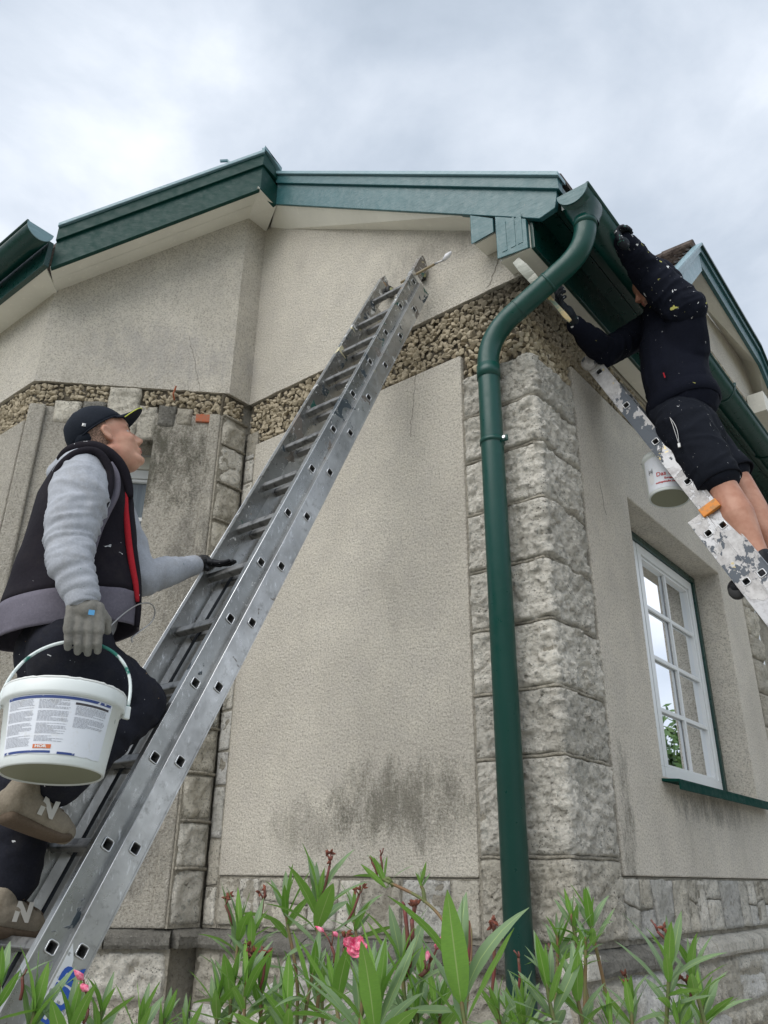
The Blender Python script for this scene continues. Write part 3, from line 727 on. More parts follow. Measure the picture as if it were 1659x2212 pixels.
def frame_rect(f, s0, z0, s1, z1, w_, h0, h1, mat, name, parent, bv=.003):
    mb = MB()
    for p in ([(s0, z0), (s1, z0), (s1, z0+w_), (s0, z0+w_)], [(s0, z1-w_), (s1, z1-w_), (s1, z1), (s0, z1)], [(s0, z0+w_), (s0+w_, z0+w_), (s0+w_, z1-w_), (s0, z1-w_)], [(s1-w_, z0+w_), (s1, z0+w_), (s1, z1-w_), (s1-w_, z1-w_)]):
        fslab(f, p, h0, h1, mb=mb)
    return mb.build(name, mat, parent, bevel=bv)
def sash(f, par, s0, s1, z0, z1, h, cols, rows_):
    frame_rect(f, s0, z0, s1, z1, .058, h-.06, h, MT['white_pvc'], 'sash', par)
    frame_rect(f, s0+.062, z0+.062, s1-.062, z1-.062, .016, h-.05, h-.012, MT['white_pvc'], 'glazing_bead', par, .002)
    gs0, gs1, gz0, gz1 = s0+.078, s1-.078, z0+.078, z1-.078
    for i in range(1, cols):
        s_ = gs0+(gs1-gs0)*i/cols; fslab(f, [(s_-.012, gz0), (s_+.012, gz0), (s_+.012, gz1), (s_-.012, gz1)], h-.03, h-.014).build('glazing_bar', MT['white_pvc'], par, bevel=.002)
    for j in range(1, rows_):
        z_ = gz0+(gz1-gz0)*j/rows_; fslab(f, [(gs0, z_-.012), (gs1, z_-.012), (gs1, z_+.012), (gs0, z_+.012)], h-.0315, h-.0155).build('glazing_bar', MT['white_pvc'], par, bevel=.002)
    for i in range(cols):
        for j in range(rows_):
            a0, a1 = gs0+(gs1-gs0)*i/cols, gs0+(gs1-gs0)*(i+1)/cols; c0, c1 = gz0+(gz1-gz0)*j/rows_, gz0+(gz1-gz0)*(j+1)/rows_
            MB().add([f(a0, c0, h-.035), f(a1, c0, h-.035), f(a1, c1, h-.035), f(a0, c1, h-.035)], [(0, 1, 2, 3)]).build('pane', MT['glass'], par)
win = frame_rect(fB, 1.03, 2.07, 2.57, 3.545, .042, -.26, -.17, MT['green'], 'window', house)
sash(fB, win, 1.573, 2.525, 2.115, 3.50, -.185, 2, 4)
sash(fB, win, 1.075, 1.568, 2.115, 3.50, -.187, 1, 4)
MB().hexa([(-.17, 1.0, 2.050), (.085, 1.0, 2.028), (.085, 2.72, 2.028), (-.17, 2.60, 2.050), (-.17, 1.0, 2.064), (.085, 1.0, 2.042), (.085, 2.72, 2.042), (-.17, 2.60, 2.064)]).build('sill', MT['sill'], win, bevel=.002)
MB().box((.080, 1.0, 1.995), (.087, 2.72, 2.0275)).build('sill_drip', MT['sill'], win)
# the room behind: deep reveal and blind seen through the panes
rm = MB(); rm.box((-1.2, .6, 1.6), (-1.17, 3.4, 3.9)); rm.box((-1.17, 2.9, 1.6), (-.31, 2.93, 3.9)); rm.box((-1.17, .7, 1.6), (-.31, .73, 3.9)); rm.box((-1.17, .73, 3.75), (-.31, 2.9, 3.78)); rm.box((-1.17, .73, 1.6), (-.31, 2.9, 1.63))
rm.build('room', MT['room'], house)
for i in range(4):
    MB().box((-.34-i*.022, 2.40+i*.05, 2.12), (-.33-i*.022, 2.435+i*.05, 3.52)).build('inner_frame_strip', MT['white_pvc'], win)
MB().box((-.36, 1.6, 3.36), (-.34, 2.52, 3.46)).build('blind_head', MT['white_pvc'], win)

win2 = frame_rect(fD, .355, 2.99, .955, 4.11, .045, -.31, -.25, MT['white_pvc'], 'window', house)
tag(win2, 'small window with net curtain behind the man in the cap')
sash(fD, win2, .402, .908, 3.04, 3.97, -.255, 1, 3)
fslab(fD, [(.402, 3.975), (.908, 3.975), (.908, 4.06), (.402, 4.06)], -.30, -.245).build('roller_shutter_rail', MT['cream'], win2)
vs = []; n = 60
for i in range(n+1):
    s_ = .36+.60*i/n; h_ = -.345+.010*math.sin(i*1.35)
    vs += [fD(s_, 3.0, h_), fD(s_, 3.95, h_)]
MB().add(vs, [(2*i, 2*i+2, 2*i+3, 2*i+1) for i in range(n)]).build('net_curtain', MT['curtain'], win2, True)
fslab(fD, [(.3, 2.9), (1.0, 2.9), (1.0, 4.2), (.3, 4.2)], -.46, -.42).build('room_back', MT['room'], house)
# rusty nail and white plaster dab in the pebble band
MB().tube([fD(.34, 4.36, -.01), fD(.345, 4.38, .03), fD(.33, 4.43, .045)], .006, 6).build('rusty_hook', MT['brick'], house)

crk = random.Random(6)
def crack(f, a, b_, n=12, r=.0016):
    MB().tube([f(a[0]+(b_[0]-a[0])*i/n+crk.uniform(-.007, .007), a[1]+(b_[1]-a[1])*i/n+crk.uniform(-.005, .005), .0005) for i in range(n+1)], r, 4).build('crack', MT['mortar_dark'], house)
crack(fA, (-.13, 4.62), (-.22, 4.45)); crack(fA, (-.70, 4.10), (-.74, 3.72), r=.001); crack(fB, (.66, 3.5), (.69, 3.32), 12, .0009); crack(fD, (.18, 4.43), (.30, 4.85), 16, .001); crack(fB, (2.75, 2.05), (2.84, 1.65), 14, .0012)
# ------------------------------------------------------------------ gutters and downpipe
def half_round(y0, y1, c, r, swap=False, lip=True):
    """half round gutter along y (or along x when swap) with centre line c"""
    n = 14; ring = [(math.cos(math.pi+math.pi*i/n)*r, math.sin(math.pi+math.pi*i/n)*r) for i in range(n+1)]
    ring2 = [(a*.93, b_*.93) for a, b_ in reversed(ring)]
    prof = ring+ring2; mb = MB(); vs = []
    for y_ in (y0, y1):
        for a, b_ in prof: vs.append((c[0]+a, y_, c[1]+b_) if not swap else (y_, c[0]+a, c[1]+b_))
    k = len(prof); mb.add(vs, [(i, (i+1) % k, (i+1) % k+k, i+k) for i in range(k)]+[tuple(range(k))[::-1], tuple(range(k, 2*k))]); return mb
GC, GR = (.362, 4.625), .078
gut = thing('gutter', (.362, 0, 4.6), 'dark green half round gutter along the right eaves that the man in black holds', 'gutter', 'gutters under the eaves')
half_round(-.155, 8.5, GC, GR).build('trough', MT['green'], gut, True)
MB().tube([(GC[0]+GR, -.158, GC[1]+.005), (GC[0]+GR, 8.5, GC[1]+.005)], .010, 8).build('rolled_lip', MT['green'], gut, True)
n = 16; cap_ = [(GC[0]+math.cos(math.pi+math.pi*i/n)*GR*1.03, -.158, GC[1]+.004+math.sin(math.pi+math.pi*i/n)*GR*1.03) for i in range(n+1)]
MB().slab(cap_, (0, 1, 0), -.006).build('end_cap', MT['sheen_board'], gut)
for y_ in (2.05, 3.05, 4.1):
    MB().tube([(GC[0]+math.cos(a_)*(GR+.005), y_, GC[1]+math.sin(a_)*(GR+.005)) for a_ in [math.pi+math.pi*i/14 for i in range(15)]]+[(GC[0]+GR+.012, y_, GC[1]+.03)], .009, 6).build('gutter_bracket', MT['green'], gut, True)
gl_ = thing('gutter', (-3.5, -1.3, 5.3), 'dark green half round gutter at the upper left eaves', 'gutter', 'gutters under the eaves')
half_round(-6.5, -2.635, (-1.325, 5.285), .085, True).build('trough', MT['green'], gl_, True)
MB().tube([(-6.5, -1.41, 5.290), (-2.633, -1.41, 5.290)], .010, 8).build('rolled_lip', MT['green'], gl_, True)
cap_ = [(-2.629, -1.325+math.cos(math.pi+math.pi*i/n)*.087, 5.289+math.sin(math.pi+math.pi*i/n)*.087) for i in range(n+1)]
MB().slab(cap_, (-1, 0, 0), .006).build('end_cap', MT['pale_teal'], gl_)

dp = thing('downpipe', (-.18, -.1, 0), 'dark green downpipe running from the right gutter down the stone corner', 'downpipe')
PR = .053
px_, py_ = -.184, -.105
oy = -.055
path = bend([(px_, py_, 0.0), (px_, py_, 4.045), (.358, oy, 4.345), (.366, oy, 4.50)], [.17, .14], 14)
k = next(i for i, p in enumerate(path) if p.z > 3.8)
MB().tube(path, PR, 28).build('pipe', MT['green_pipe'], dp, True)
MB().tube([(px_, py_, 3.80), (px_, py_, 3.872)], PR+.004, 28).build('socket', MT['green_pipe'], dp, True)
m1 = path[k+3:] ; dirn = (V((.358, oy, 4.345))-V((px_, py_, 4.045))).normalized(); mid = V((px_, py_, 4.045)).lerp(V((.358, oy, 4.345)), .33)
MB().tube([mid, mid+dirn*.004], PR+.0025, 28).build('seam', MT['green_pipe'], dp, True)
mid = V((px_, py_, 4.045)).lerp(V((.358, oy, 4.345)), .62)
MB().tube([mid, mid+dirn*.012], PR+.003, 28).build('socket', MT['green_pipe'], dp, True)
MB().tube([(.366, oy, 4.475), (.366, oy, 4.515)], PR+.004, 28).build('socket', MT['green_pipe'], dp, True)
# outlet box tapering from the gutter to the pipe
vs = []; N = 28
for (z_, rx, ry, cx) in [(4.60, .084, .092, .362), (4.585, .083, .090, .362), (4.56, .077, .082, .362), (4.53, .064, .066, .364), (4.50, .058, .058, .366)]:
    for j in range(N):
        a_ = 2*math.pi*j/N; cx_, sx_ = math.cos(a_), math.sin(a_)
        kx = abs(cx_)**.7*(1 if cx_ > 0 else -1); ky = abs(sx_)**.7*(1 if sx_ > 0 else -1)
        vs.append((cx+rx*kx, oy+.01+ry*ky, z_))
MB().add(vs, [(i*N+j, i*N+(j+1) % N, (i+1)*N+(j+1) % N, (i+1)*N+j) for i in range(4) for j in range(N)]).build('outlet', MT['green'], dp, True)
bk = MB(); bk.tube([(px_, py_, 3.440), (px_, py_, 3.462)], PR+.005, 28)
bk.build('pipe_clip', MT['green_pipe'], dp, True)
MB().box((px_+PR+.003, py_-.006, 3.436), (px_+PR+.03, py_+.006, 3.466)).build('clip_lug', MT['green_pipe'], dp, bevel=.003)
MB().tube([(px_+PR+.017, py_-.016, 3.451), (px_+PR+.017, py_-.006, 3.451)], .008, 8).build('bolt', MT['alu_rim'], dp)

# ------------------------------------------------------------------ ground
b = NB('lawn_ground'); MT['ground'] = b.set(b.mix(b.rng(b.noise(2, 5), .4, .6), (.10, .12, .05), (.22, .20, .15)), .95)
gr = bpy.data.meshes.new('ground'); gr.from_pydata([(-250, -250, 0), (250, -250, 0), (250, 250, 0), (-250, 250, 0)], [], [(0, 1, 2, 3)])
tag(link('ground', gr, MT['ground']), kind='structure')
b = NB('path_gravel'); MT['path'] = b.set(b.mix(b.rng(b.noise(60, 5), .4, .6), (.42, .40, .36), (.30, .28, .25)), .95)
gp = bpy.data.meshes.new('path'); gp.from_pydata([(-8, -9, .004), (8, -9, .004), (8, 12, .004), (-8, 12, .004)], [], [(0, 1, 2, 3)])
tag(link('path', gp, MT['path']), kind='structure')
# ================================================================== ladders
def holes_tool(cx, half, r, n=3):
    """rounded square outline"""
    out = []
    for qx, qy, a0 in ((1, 1, 0), (-1, 1, 90), (-1, -1, 180), (1, -1, 270)):
        for i in range(n+1):
            a = R_(a0+90*i/n); out.append((qx*(half-r)+math.cos(a)*r, cx+qy*(half-r)+math.sin(a)*r))
    return out      # (w, l) points ccw
def ladder_section(root, T, width, depth, wc, z0, z1, rungs, mat, th=.024, hs=.015, out_side=1, name='stile'):
    """T(x, w, l): x across, w out of the ladder plane, l along. stiles at x=+-width/2; rung holes pierce both side faces"""
    w0, w1 = wc-depth/2, wc+depth/2
    for sd in (1, -1):
        xo = sd*width/2; xi = xo-sd*th
        mb = MB()
        for xx in (xo, xi):
            # pierced plate, cell per rung
            ls = [z0]+[(a+b_)/2 for a, b_ in zip(rungs[:-1], rungs[1:])]+[z1]
            for c_, la, lb in zip(rungs, ls[:-1], ls[1:]):
                hp = holes_tool(c_, hs, .006); k = len(hp); q = k//4
                crn = [(w1, lb), (w0, lb), (w0, la), (w1, la)]
                vs = [T(xx, wc+a, b_) for a, b_ in hp]+[T(xx, a, b_) for a, b_ in crn]
                fs = []
                for s_ in range(4):
                    for i in range(q-1): fs.append((k+s_, s_*q+i, s_*q+i+1))
                    nx = (s_+1) % 4
                    fs.append((k+s_, s_*q+q-1, (nx*q) % k, k+nx))
                mb.add(vs, fs)
        for wa in (w0, w1): mb.add([T(xo, wa, z0), T(xi, wa, z0), T(xi, wa, z1), T(xo, wa, z1)], [(0, 1, 2, 3)])
        for la in (z0, z1): mb.add([T(xo, w0, la), T(xi, w0, la), T(xi, w1, la), T(xo, w1, la)], [(0, 1, 2, 3)])
        # outer stiffening lips along both edges
        for wa, sg_ in ((w0, 1), (w1, -1)):
            mb.hexa([T(xo, wa, z0), T(xo+sd*.0022, wa, z0), T(xo+sd*.0022, wa+sg_*.005, z0), T(xo, wa+sg_*.005, z0), T(xo, wa, z1), T(xo+sd*.0022, wa, z1), T(xo+sd*.0022, wa+sg_*.005, z1), T(xo, wa+sg_*.005, z1)])
        so_ = mb.build(name, mat, root)
        for wa, sg_ in ((w0, 1), (w1, -1)):
            MB().tube([T(xo-sd*.001, wa+sg_*.0012, z0), T(xo-sd*.001, wa+sg_*.0012, z1)], .0026, 6).build('stile_edge', MT['alu_rim'], so_, True)
    for c_ in rungs:
        hp = holes_tool(c_, hs, .006); k = len(hp); hin = holes_tool(c_, hs-.0025, .005)
        X = width/2+.0025; mb = MB()
        vs = [T(x_, wc+a, b_) for x_, H in ((-X, hin), (-X, hp), (X, hp), (X, hin)) for a, b_ in H]
        for r_ in range(4):
            for i in range(k): mb.add([], [])
        mb.add(vs, [(r_*k+i, r_*k+(i+1) % k, ((r_+1) % 4)*k+(i+1) % k, ((r_+1) % 4)*k+i) for r_ in range(4) for i in range(k)])
        rg = mb.build('rung', MT['alu_rung'], root)
        for sd in (1, -1):
            ring = [T(sd*(width/2+.002), wc+a*1.0, c_+(b_-c_)*1.0) for a, b_ in hp]; MB().tube(ring+ring[:2], .0019, 5, caps=False).build('rung_rim', MT['alu_rim'], rg, True)

# ---- ladder 1, against the gable wall (rungs along x)
ang = R_(63.9)
U1 = V((0, math.cos(ang), math.sin(ang))); W1 = V((0, -math.sin(ang), math.cos(ang)))
XR = -.60; WD = .30
h0 = on(232, 1824, 0, XR)                         # a rung end on the outer face of the climbing section
O1 = V((XR-WD/2, h0.y, h0.z)); O1 = O1-U1*(h0.z/U1.z)          # foot of the ladder on the ground
L0 = h0.z/U1.z
T1 = lambda x, w_, l: O1+V((x, 0, 0))+W1*w_+U1*l
lad = thing('ladder', (O1.x, O1.y, 0), 'long aluminium extension ladder spattered with paint, leaning on the gable wall', 'ladder', 'ladders leaning on the house')
sp1 = .2698
rungs = [L0+sp1*i for i in range(-6, 14)]
ltop = (on(902, 545, 0, XR)-O1).dot(U1)
ladder_section(lad, T1, WD, .076, .0, .12, ltop, [r for r in rungs if .2 < r < ltop-.04], MT['alu'])
hb = on(291.7, 1833, 0, XR+.02); Lb = (hb-O1).dot(U1); wb = (hb-O1).dot(W1)
ltb = (on(908, 622, 0, XR)-O1).dot(U1)
sp2 = .2735
ladder_section(lad, T1, WD+.040, .082, wb, .0, ltb, [Lb+sp2*i for i in range(-6, 15) if .05 < Lb+sp2*i < ltb-.06], MT['alu_base'], th=.026)
# pointed stile tips, hook bracket, wheels
for sd in (1, -1):
    xo = sd*WD/2; xi = xo-sd*.024
    MB().add([T1(x_, w_, l) for x_ in (xo, xi) for w_, l in ((-.038, ltop), (.038, ltop), (.030, ltop+.035), (.0, ltop+.03), (-.038, ltop+.0))], [(0, 1, 2, 3), (5, 6, 7, 8), (1, 6, 7, 2), (2, 7, 8, 3), (3, 8, 5, 0), (0, 5, 6, 1)]).build('stile_tip', MT['alu'], lad)
    c_ = T1(sd*(WD/2-.035), -.045, ltop-.045)
    wh = MB().lathe(c_, (1, 0, 0), [(-.016, .012), (-.016, .030), (-.012, .034), (.012, .034), (.016, .030), (.016, .012)], 20).build('wheel', MT['rubber'], lad, True)
    MB().lathe(c_, (1, 0, 0), [(-.019, .0), (-.019, .020), (.019, .020), (.019, .0)], 12).build('wheel_hub', paint('yellowed_plastic', (.55, .55, .28), .5, .2), wh)
MB().obox(T1(WD/2+.001, .038, ltop-.20), V((.004, 0, 0)), W1*-.10, U1*.035).build('guide_bracket', MT['alu_rim'], lad)
MB().obox(T1(WD/2-.024, .0385, ltop-.20), V((.029, 0, 0)), W1*.004, U1*.035).build('guide_bracket', MT['alu_rim'], lad)
for k, (xa, wa) in enumerate([(-.085, -.055), (-.045, -.115)]):
    pts = [T1(xa+.006*math.sin(l*2+k), wa+.004*math.sin(l*3.1), l) for l in [0.3+.15*i for i in range(20)] if l < (3.1 if k == 0 else 3.0)]
    MB().tube(pts, .0058, 7).build('rope', MT['rope'], lad, True)
MB().obox(T1(-.12, -.125, .2), V((.03, 0, 0)), W1*.006, U1*3.4).build('rope_channel', MT['alu_rung'], lad)
# torn blue and white sticker near the foot of the base section
b = NB('sticker_white'); MT['sticker'] = b.set(b.mix(b.rng(b.noise(50, 4), .56, .62), (.72, .74, .75), (.30, .31, .30)), .5)
b = NB('sticker_blue'); MT['blueink'] = b.set((.02, .09, .42), .45)
xs = (WD+.040)/2+.0035
ls0 = (on(120, 2160, 0, XR)-O1).dot(U1); ls1 = (on(190, 2040, 0, XR)-O1).dot(U1)
st_pts = [(wb+.036, ls0-.25), (wb-.036, ls0-.25), (wb-.036, ls1-.09), (wb-.020, ls1-.06), (wb-.004, ls1-.10), (wb+.012, ls1-.05), (wb+.036, ls1-.02)]
MB().slab([T1(xs-.0012, a, l) for a, l in st_pts], (1, 0, 0), .0006).build('sticker', MT['sticker'], lad)
for i, (txt, lo_) in enumerate([('PUR', ls1-.20), ('SPI', ls1-.40)]):
    me = text_mesh(txt, .078, lambda x_, y_, lo_=lo_: T1(xs+.0004, wb-.030+y_*1.0, lo_+x_), 'sticker_lettering', 0, .003)
    link('sticker_lettering', me, MT['blueink'], lad)

# ---- ladder 2, against the side wall (rungs along y)
ang2 = R_(64.8); U2 = V((-math.cos(ang2), 0, math.sin(ang2))); W2 = V((math.sin(ang2), 0, math.cos(ang2)))
YN = .50; WD2 = .31
q0 = on(1353, 875.4, 1, YN)
O2 = V((q0.x, YN+WD2/2, q0.z)); lq = q0.z/U2.z; O2 = O2-U2*lq
T2 = lambda x, w_, l: O2+V((0, -x, 0))+W2*w_+U2*l        # x=+WD/2 is the near side (towards -y)
lad2 = thing('ladder', (O2.x, O2.y, 0), 'aluminium extension ladder thickly caked in white and grey paint under the man in black', 'ladder', 'ladders leaning on the house')
l2top = lq+.28+.075
qa = on(1530.4, 1152, 1, YN-.01); la_ = (qa-O2).dot(U2); wa_ = (qa-O2).dot(W2)
ladder_section(lad2, T2, WD2, .080, .0, .3, l2top, [lq+.278*i for i in range(-13, 2) if .4 < lq+.278*i < l2top-.04], MT['alu_paint'])
ltl = la_+.10
ladder_section(lad2, T2, WD2+.022, .084, wa_, .0, ltl, [la_+.2785*i for i in range(-11, 1) if .05 < la_+.2785*i], MT['alu_paint'], th=.026)
for sd in (1, -1):
    c_ = T2(sd*(WD2/2-.0), -.01, l2top+.0)
    MB().lathe(c_-V((0, sd*.02, 0)), (0, 1, 0), [(-.018, .0), (-.018, .036), (-.012, .042), (.012, .042), (.018, .036), (.018, .0)], 18).build('end_cap', MT['alu_paint'], lad2, True)
lc = (on(1545, 1100, 1, YN-.02)-O2).dot(U2)
oc = MB(); oc.obox(T2(WD2/2+.003, .046, lc), V((0, -.022, 0)), W2*-.088, U2*.045); oc.obox(T2(WD2/2+.003, .046, lc), V((0, .045, 0)), W2*.006, U2*.045)
oc.build('clip', MT['orange'], lad2, bevel=.004)
c_ = on(1592, 1278, 1, YN+.03)
MB().lathe(c_, (0, 1, 0), [(-.015, .0), (-.015, .028), (-.010, .034), (.010, .034), (.015, .028), (.015, .0)], 20).build('roller', MT['rubber'], lad2, True)

# ---- brush on a stick left on top of ladder 1
s0_, s1_, s2_ = T1(WD/2-.05, .02, ltop-.155), on(958, 562, 1, -.12), on(975, 544, 1, -.11)
stk = thing('paint_brush', s0_, 'thin long handled paint brush lying across the top of the gable ladder', 'paint brush')
MB().tube([s0_+V((-.05, 0, -.02)), s0_.lerp(s1_, .75)], .007, 8).build('handle', paint('old_wood', (.28, .22, .12), .6, .4), stk, True)
MB().tube([s0_.lerp(s1_, .72), s1_], .005, 8).build('ferrule', MT['steel'], stk, True)
MB().tube([s1_, s1_.lerp(s2_, .5), s2_], [.009, .016, .006], 8).build('bristles', paint('bristle_white', (.72, .72, .74), .6, .8), stk, True)
# ================================================================== people
def cloth(name, base, splat=(), wear=None, rough=.9, weave=.25, dirt=0.0, dirtcol=(.06, .055, .045)):
    b = NB(name); c = b.mix(b.rng(b.noise(9, 4), .3, .7), base, tuple(v*.78 for v in base))
    c = b.mix(b.rng(b.noise(160, 2), .4, .7, 0, .3), c, tuple(min(1, v*1.35+.004) for v in base))
    if dirt: c = b.mix(b.rng(b.noise(14, 5, .7), .5, .72, 0, dirt), c, dirtcol)
    for i, (colr, sc, th, st) in enumerate(splat):
        o = b.n('ShaderNodeVectorMath', operation='ADD'); b.put(o.inputs[0], b.scale(b.pos, st)); o.inputs[1].default_value = (i*4.3+1, i*2.1, i*6.7)
        c = b.mix(b.rng(b.noise(sc, 3, .55, vec=o.outputs[0], dist=.8), th, th+.012), c, colr)
    b.set(c, rough, spec=.15); b.bump(b.noise(320, 2), weave, .002); b.bump(b.noise(22, 4, .6), .3, .008)
    return b.m
b = NB('skin')
sc_ = b.mix(b.rng(b.noise(30, 4), .35, .65), (.52, .27, .185), (.58, .335, .235)); sc_ = b.mix(b.rng(b.noise(8, 3), .5, .65, 0, .45), sc_, (.52, .20, .14))
b.set(sc_, .5, spec=.4, Subsurface_Weight=.12, Subsurface_Radius=(.02, .008, .004)); b.bump(b.noise(180, 3), .3, .002); MT['skin'] = b.m
b = NB('leg_skin'); sc_ = b.mix(b.rng(b.noise(18, 4), .35, .65), (.40, .19, .125), (.50, .27, .19)); b.set(sc_, .52, spec=.35); b.bump(b.noise(120, 3), .3, .002); MT['skin_leg'] = b.m
b = NB('short_hair'); b.set(b.mix(b.rng(b.noise(240, 3), .4, .62), (.12, .075, .05), (.36, .22, .16)), .75); b.bump(b.noise(320, 2), .7, .003); MT['hair'] = b.m
b = NB('stubble_skin'); b.set(b.mix(b.rng(b.noise(260, 3), .42, .62, 0, .7), (.44, .25, .18), (.17, .11, .085)), .6); MT['stubble'] = b.m
b = NB('light_stubble_skin'); b.set(b.mix(b.rng(b.noise(260, 3), .45, .65, 0, .6), (.50, .285, .205), (.30, .18, .135)), .55); MT['stubble1'] = b.m
b = NB('lips'); MT['lip'] = b.set((.40, .13, .11), .45)
b = NB('eye_white'); MT['eye'] = b.set((.55, .53, .50), .2)
b = NB('brow_hair'); MT['brow'] = b.set((.10, .065, .045), .8)
WH, YL, DG = (.68, .69, .70), (.50, .48, .14), (.01, .12, .09)
MT['grey_jersey'] = cloth('grey_hoodie_jersey', (.40, .42, .46), [(DG, 30, .745, (1, 1, 1)), ((.12, .12, .12), 60, .74, (1, 1, 1))], dirt=.35, dirtcol=(.27, .26, .24))
MT['vest'] = cloth('black_softshell', (.014, .012, .017), [(WH, 34, .725, (1, 1, 1.2))], dirt=.25, dirtcol=(.04, .034, .032))
MT['vest_grey'] = cloth('grey_softshell', (.145, .135, .165), [(WH, 50, .75, (1, 1, 1))])
MT['red'] = cloth('red_lining', (.40, .02, .03))
MT['work_trousers'] = cloth('black_work_trousers', (.017, .018, .026), [(WH, 44, .715, (1, 1, 1)), ((.25, .17, .10), 30, .76, (1, 1, 1))], dirt=.2)
MT['cap'] = cloth('black_cap_cotton', (.012, .016, .024), rough=.85)
MT['navy_hoodie'] = cloth('navy_hoodie_fleece', (.005, .0065, .014), [(WH, 20, .735, (1, 1.2, .8)), (YL, 12, .725, (1, .8, 1.3)), (WH, 50, .735, (1, 1, 1)), (DG, 20, .74, (1, 1, 1))])
MT['splat_sleeve'] = cloth('paint_spattered_sleeve', (.006, .008, .016), [(WH, 20, .69, (1, 1.2, .8)), (YL, 12, .67, (1, .8, 1.3)), (WH, 50, .70, (1, 1, 1))])
MT['shorts'] = cloth('black_fleece_shorts', (.008, .010, .016), [(WH, 70, .715, (1, 1, 1))])
MT['glove_grey'] = cloth('grey_rubber_coated_glove', (.235, .225, .20), [(WH, 50, .72, (1, 1, 1))], rough=.55, dirt=.5, dirtcol=(.10, .095, .085))
MT['glove_black'] = cloth('black_paint_stained_glove', (.016, .017, .020), [(WH, 60, .70, (1, 1, 1))], rough=.5)
MT['glove_paint'] = cloth('paint_stained_glove', (.02, .024, .03), [((.06, .17, .14), 22, .60, (1, 1, 1)), (WH, 38, .66, (1, 1, 1))], rough=.55)
MT['shoe'] = cloth('tan_suede_shoe', (.25, .215, .165), [], rough=.85, dirt=.6, dirtcol=(.10, .075, .045))
MT['sole'] = cloth('dirty_shoe_sole', (.115, .085, .06), [], rough=.8)
b = NB('zip_metal'); MT['zip'] = b.set((.45, .45, .44), .4, .5)

class Blob:
    """union of tapered shapes, fused to one continuous surface"""
    def __init__(s): s.m = MB()
    def cap(s, p0, p1, r0, r1, k=1.0, side=None, n=16):
        p0, p1 = V(p0), V(p1); d = (p1-p0); L = d.length; d = d.normalized() if L > 1e-6 else V((0, 0, 1))
        u = V(side) if side else d.orthogonal(); u = (u-d*u.dot(d)).normalized(); w_ = d.cross(u); vs = []; rings = []
        for t in range(1, 6): a = math.pi/2*t/5; rings.append((p0-d*math.cos(a)*r0, math.sin(a)*r0))
        for t in range(0, 5): a = math.pi/2*t/5; rings.append((p1+d*math.sin(a)*r1, math.cos(a)*r1))
        for c, r in rings:
            for j in range(n): a = 2*math.pi*j/n; vs.append(c+(u*math.cos(a)*k+w_*math.sin(a))*r)
        K = len(rings); fs = [(i*n+j, i*n+(j+1) % n, (i+1)*n+(j+1) % n, (i+1)*n+j) for i in range(K-1) for j in range(n)]
        vs += [p0-d*r0, p1+d*r1]; a_, b_ = len(vs)-2, len(vs)-1
        fs += [(a_, (j+1) % n, j) for j in range(n)]+[(b_, (K-1)*n+j, (K-1)*n+(j+1) % n) for j in range(n)]
        s.m.add(vs, fs); return s
    def chain(s, pts, rs, k=1.0, side=None):
        for a, b_, r0, r1 in zip(pts[:-1], pts[1:], rs[:-1], rs[1:]): s.cap(a, b_, r0, r1, k, side)
        return s
    def ell(s, c, r, ax=None, n=16):
        c = V(c); A = ax or (V((1, 0, 0)), V((0, 1, 0)), V((0, 0, 1))); vs = []; m = n//2
        for i in range(m+1):
            th = math.pi*i/m
            for j in range(n):
                ph = 2*math.pi*j/n; q = (math.sin(th)*math.cos(ph)*r[0], math.sin(th)*math.sin(ph)*r[1], math.cos(th)*r[2])
                vs.append(c+A[0]*q[0]+A[1]*q[1]+A[2]*q[2])
        fs = [(i*n+j, i*n+(j+1) % n, (i+1)*n+(j+1) % n, (i+1)*n+j) for i in range(m) for j in range(n)]
        s.m.add(vs, fs); return s
    def fuse(s, name, mat, parent=None, voxel=.008, smooth=3, disp=None, into=None):
        me = bpy.data.meshes.new(name); me.from_pydata(s.m.v, [], s.m.f)
        bm = bmesh.new(); bm.from_mesh(me); bmesh.ops.remove_doubles(bm, verts=bm.verts, dist=1e-5); bmesh.ops.recalc_face_normals(bm, faces=bm.faces); bm.to_mesh(me); bm.free()
        o = bpy.data.objects.new(name, me); col.objects.link(o)
        m = o.modifiers.new('r', 'REMESH'); m.mode = 'VOXEL'; m.voxel_size = voxel
        m = o.modifiers.new('s', 'SMOOTH'); m.iterations = smooth; m.factor = .6
        dg = bpy.context.evaluated_depsgraph_get(); me2 = bpy.data.meshes.new_from_object(o.evaluated_get(dg)); bpy.data.objects.remove(o)
        if disp:
            ns = [v.normal.copy() for v in me2.vertices]
            for v, n_ in zip(me2.vertices, ns): v.co = v.co+n_*disp(v.co, n_)
        me2.name = name
        return link(name, me2, mat, parent, True)
def axfold(a, b_, f1=60, amp=.006, spread=.5, seed=0, z0=0.0, z1=1.0):
    """cloth folds running across the limb a-b, stronger between z0..z1 of its length"""
    a, b_ = V(a), V(b_); d = b_-a; L = d.length; d = d/L; u = d.orthogonal().normalized(); w_ = d.cross(u)
    def fn(p, n_):
        q = p-a; t = q.dot(d); rad = (q-d*t).length
        if rad > .16 or t < -.1 or t > L+.1: return 0
        k = max(0, min(1, (t/L-z0)/.15))*max(0, min(1, (z1-t/L)/.15)) if z1-z0 < .99 else 1
        v = mn.noise(V((t*f1*.35+seed, q.dot(u)*9+.6*math.sin(t*25), q.dot(w_)*9)))
        r_ = (1-abs(v)*2.4)
        return amp*k*r_
    return fn
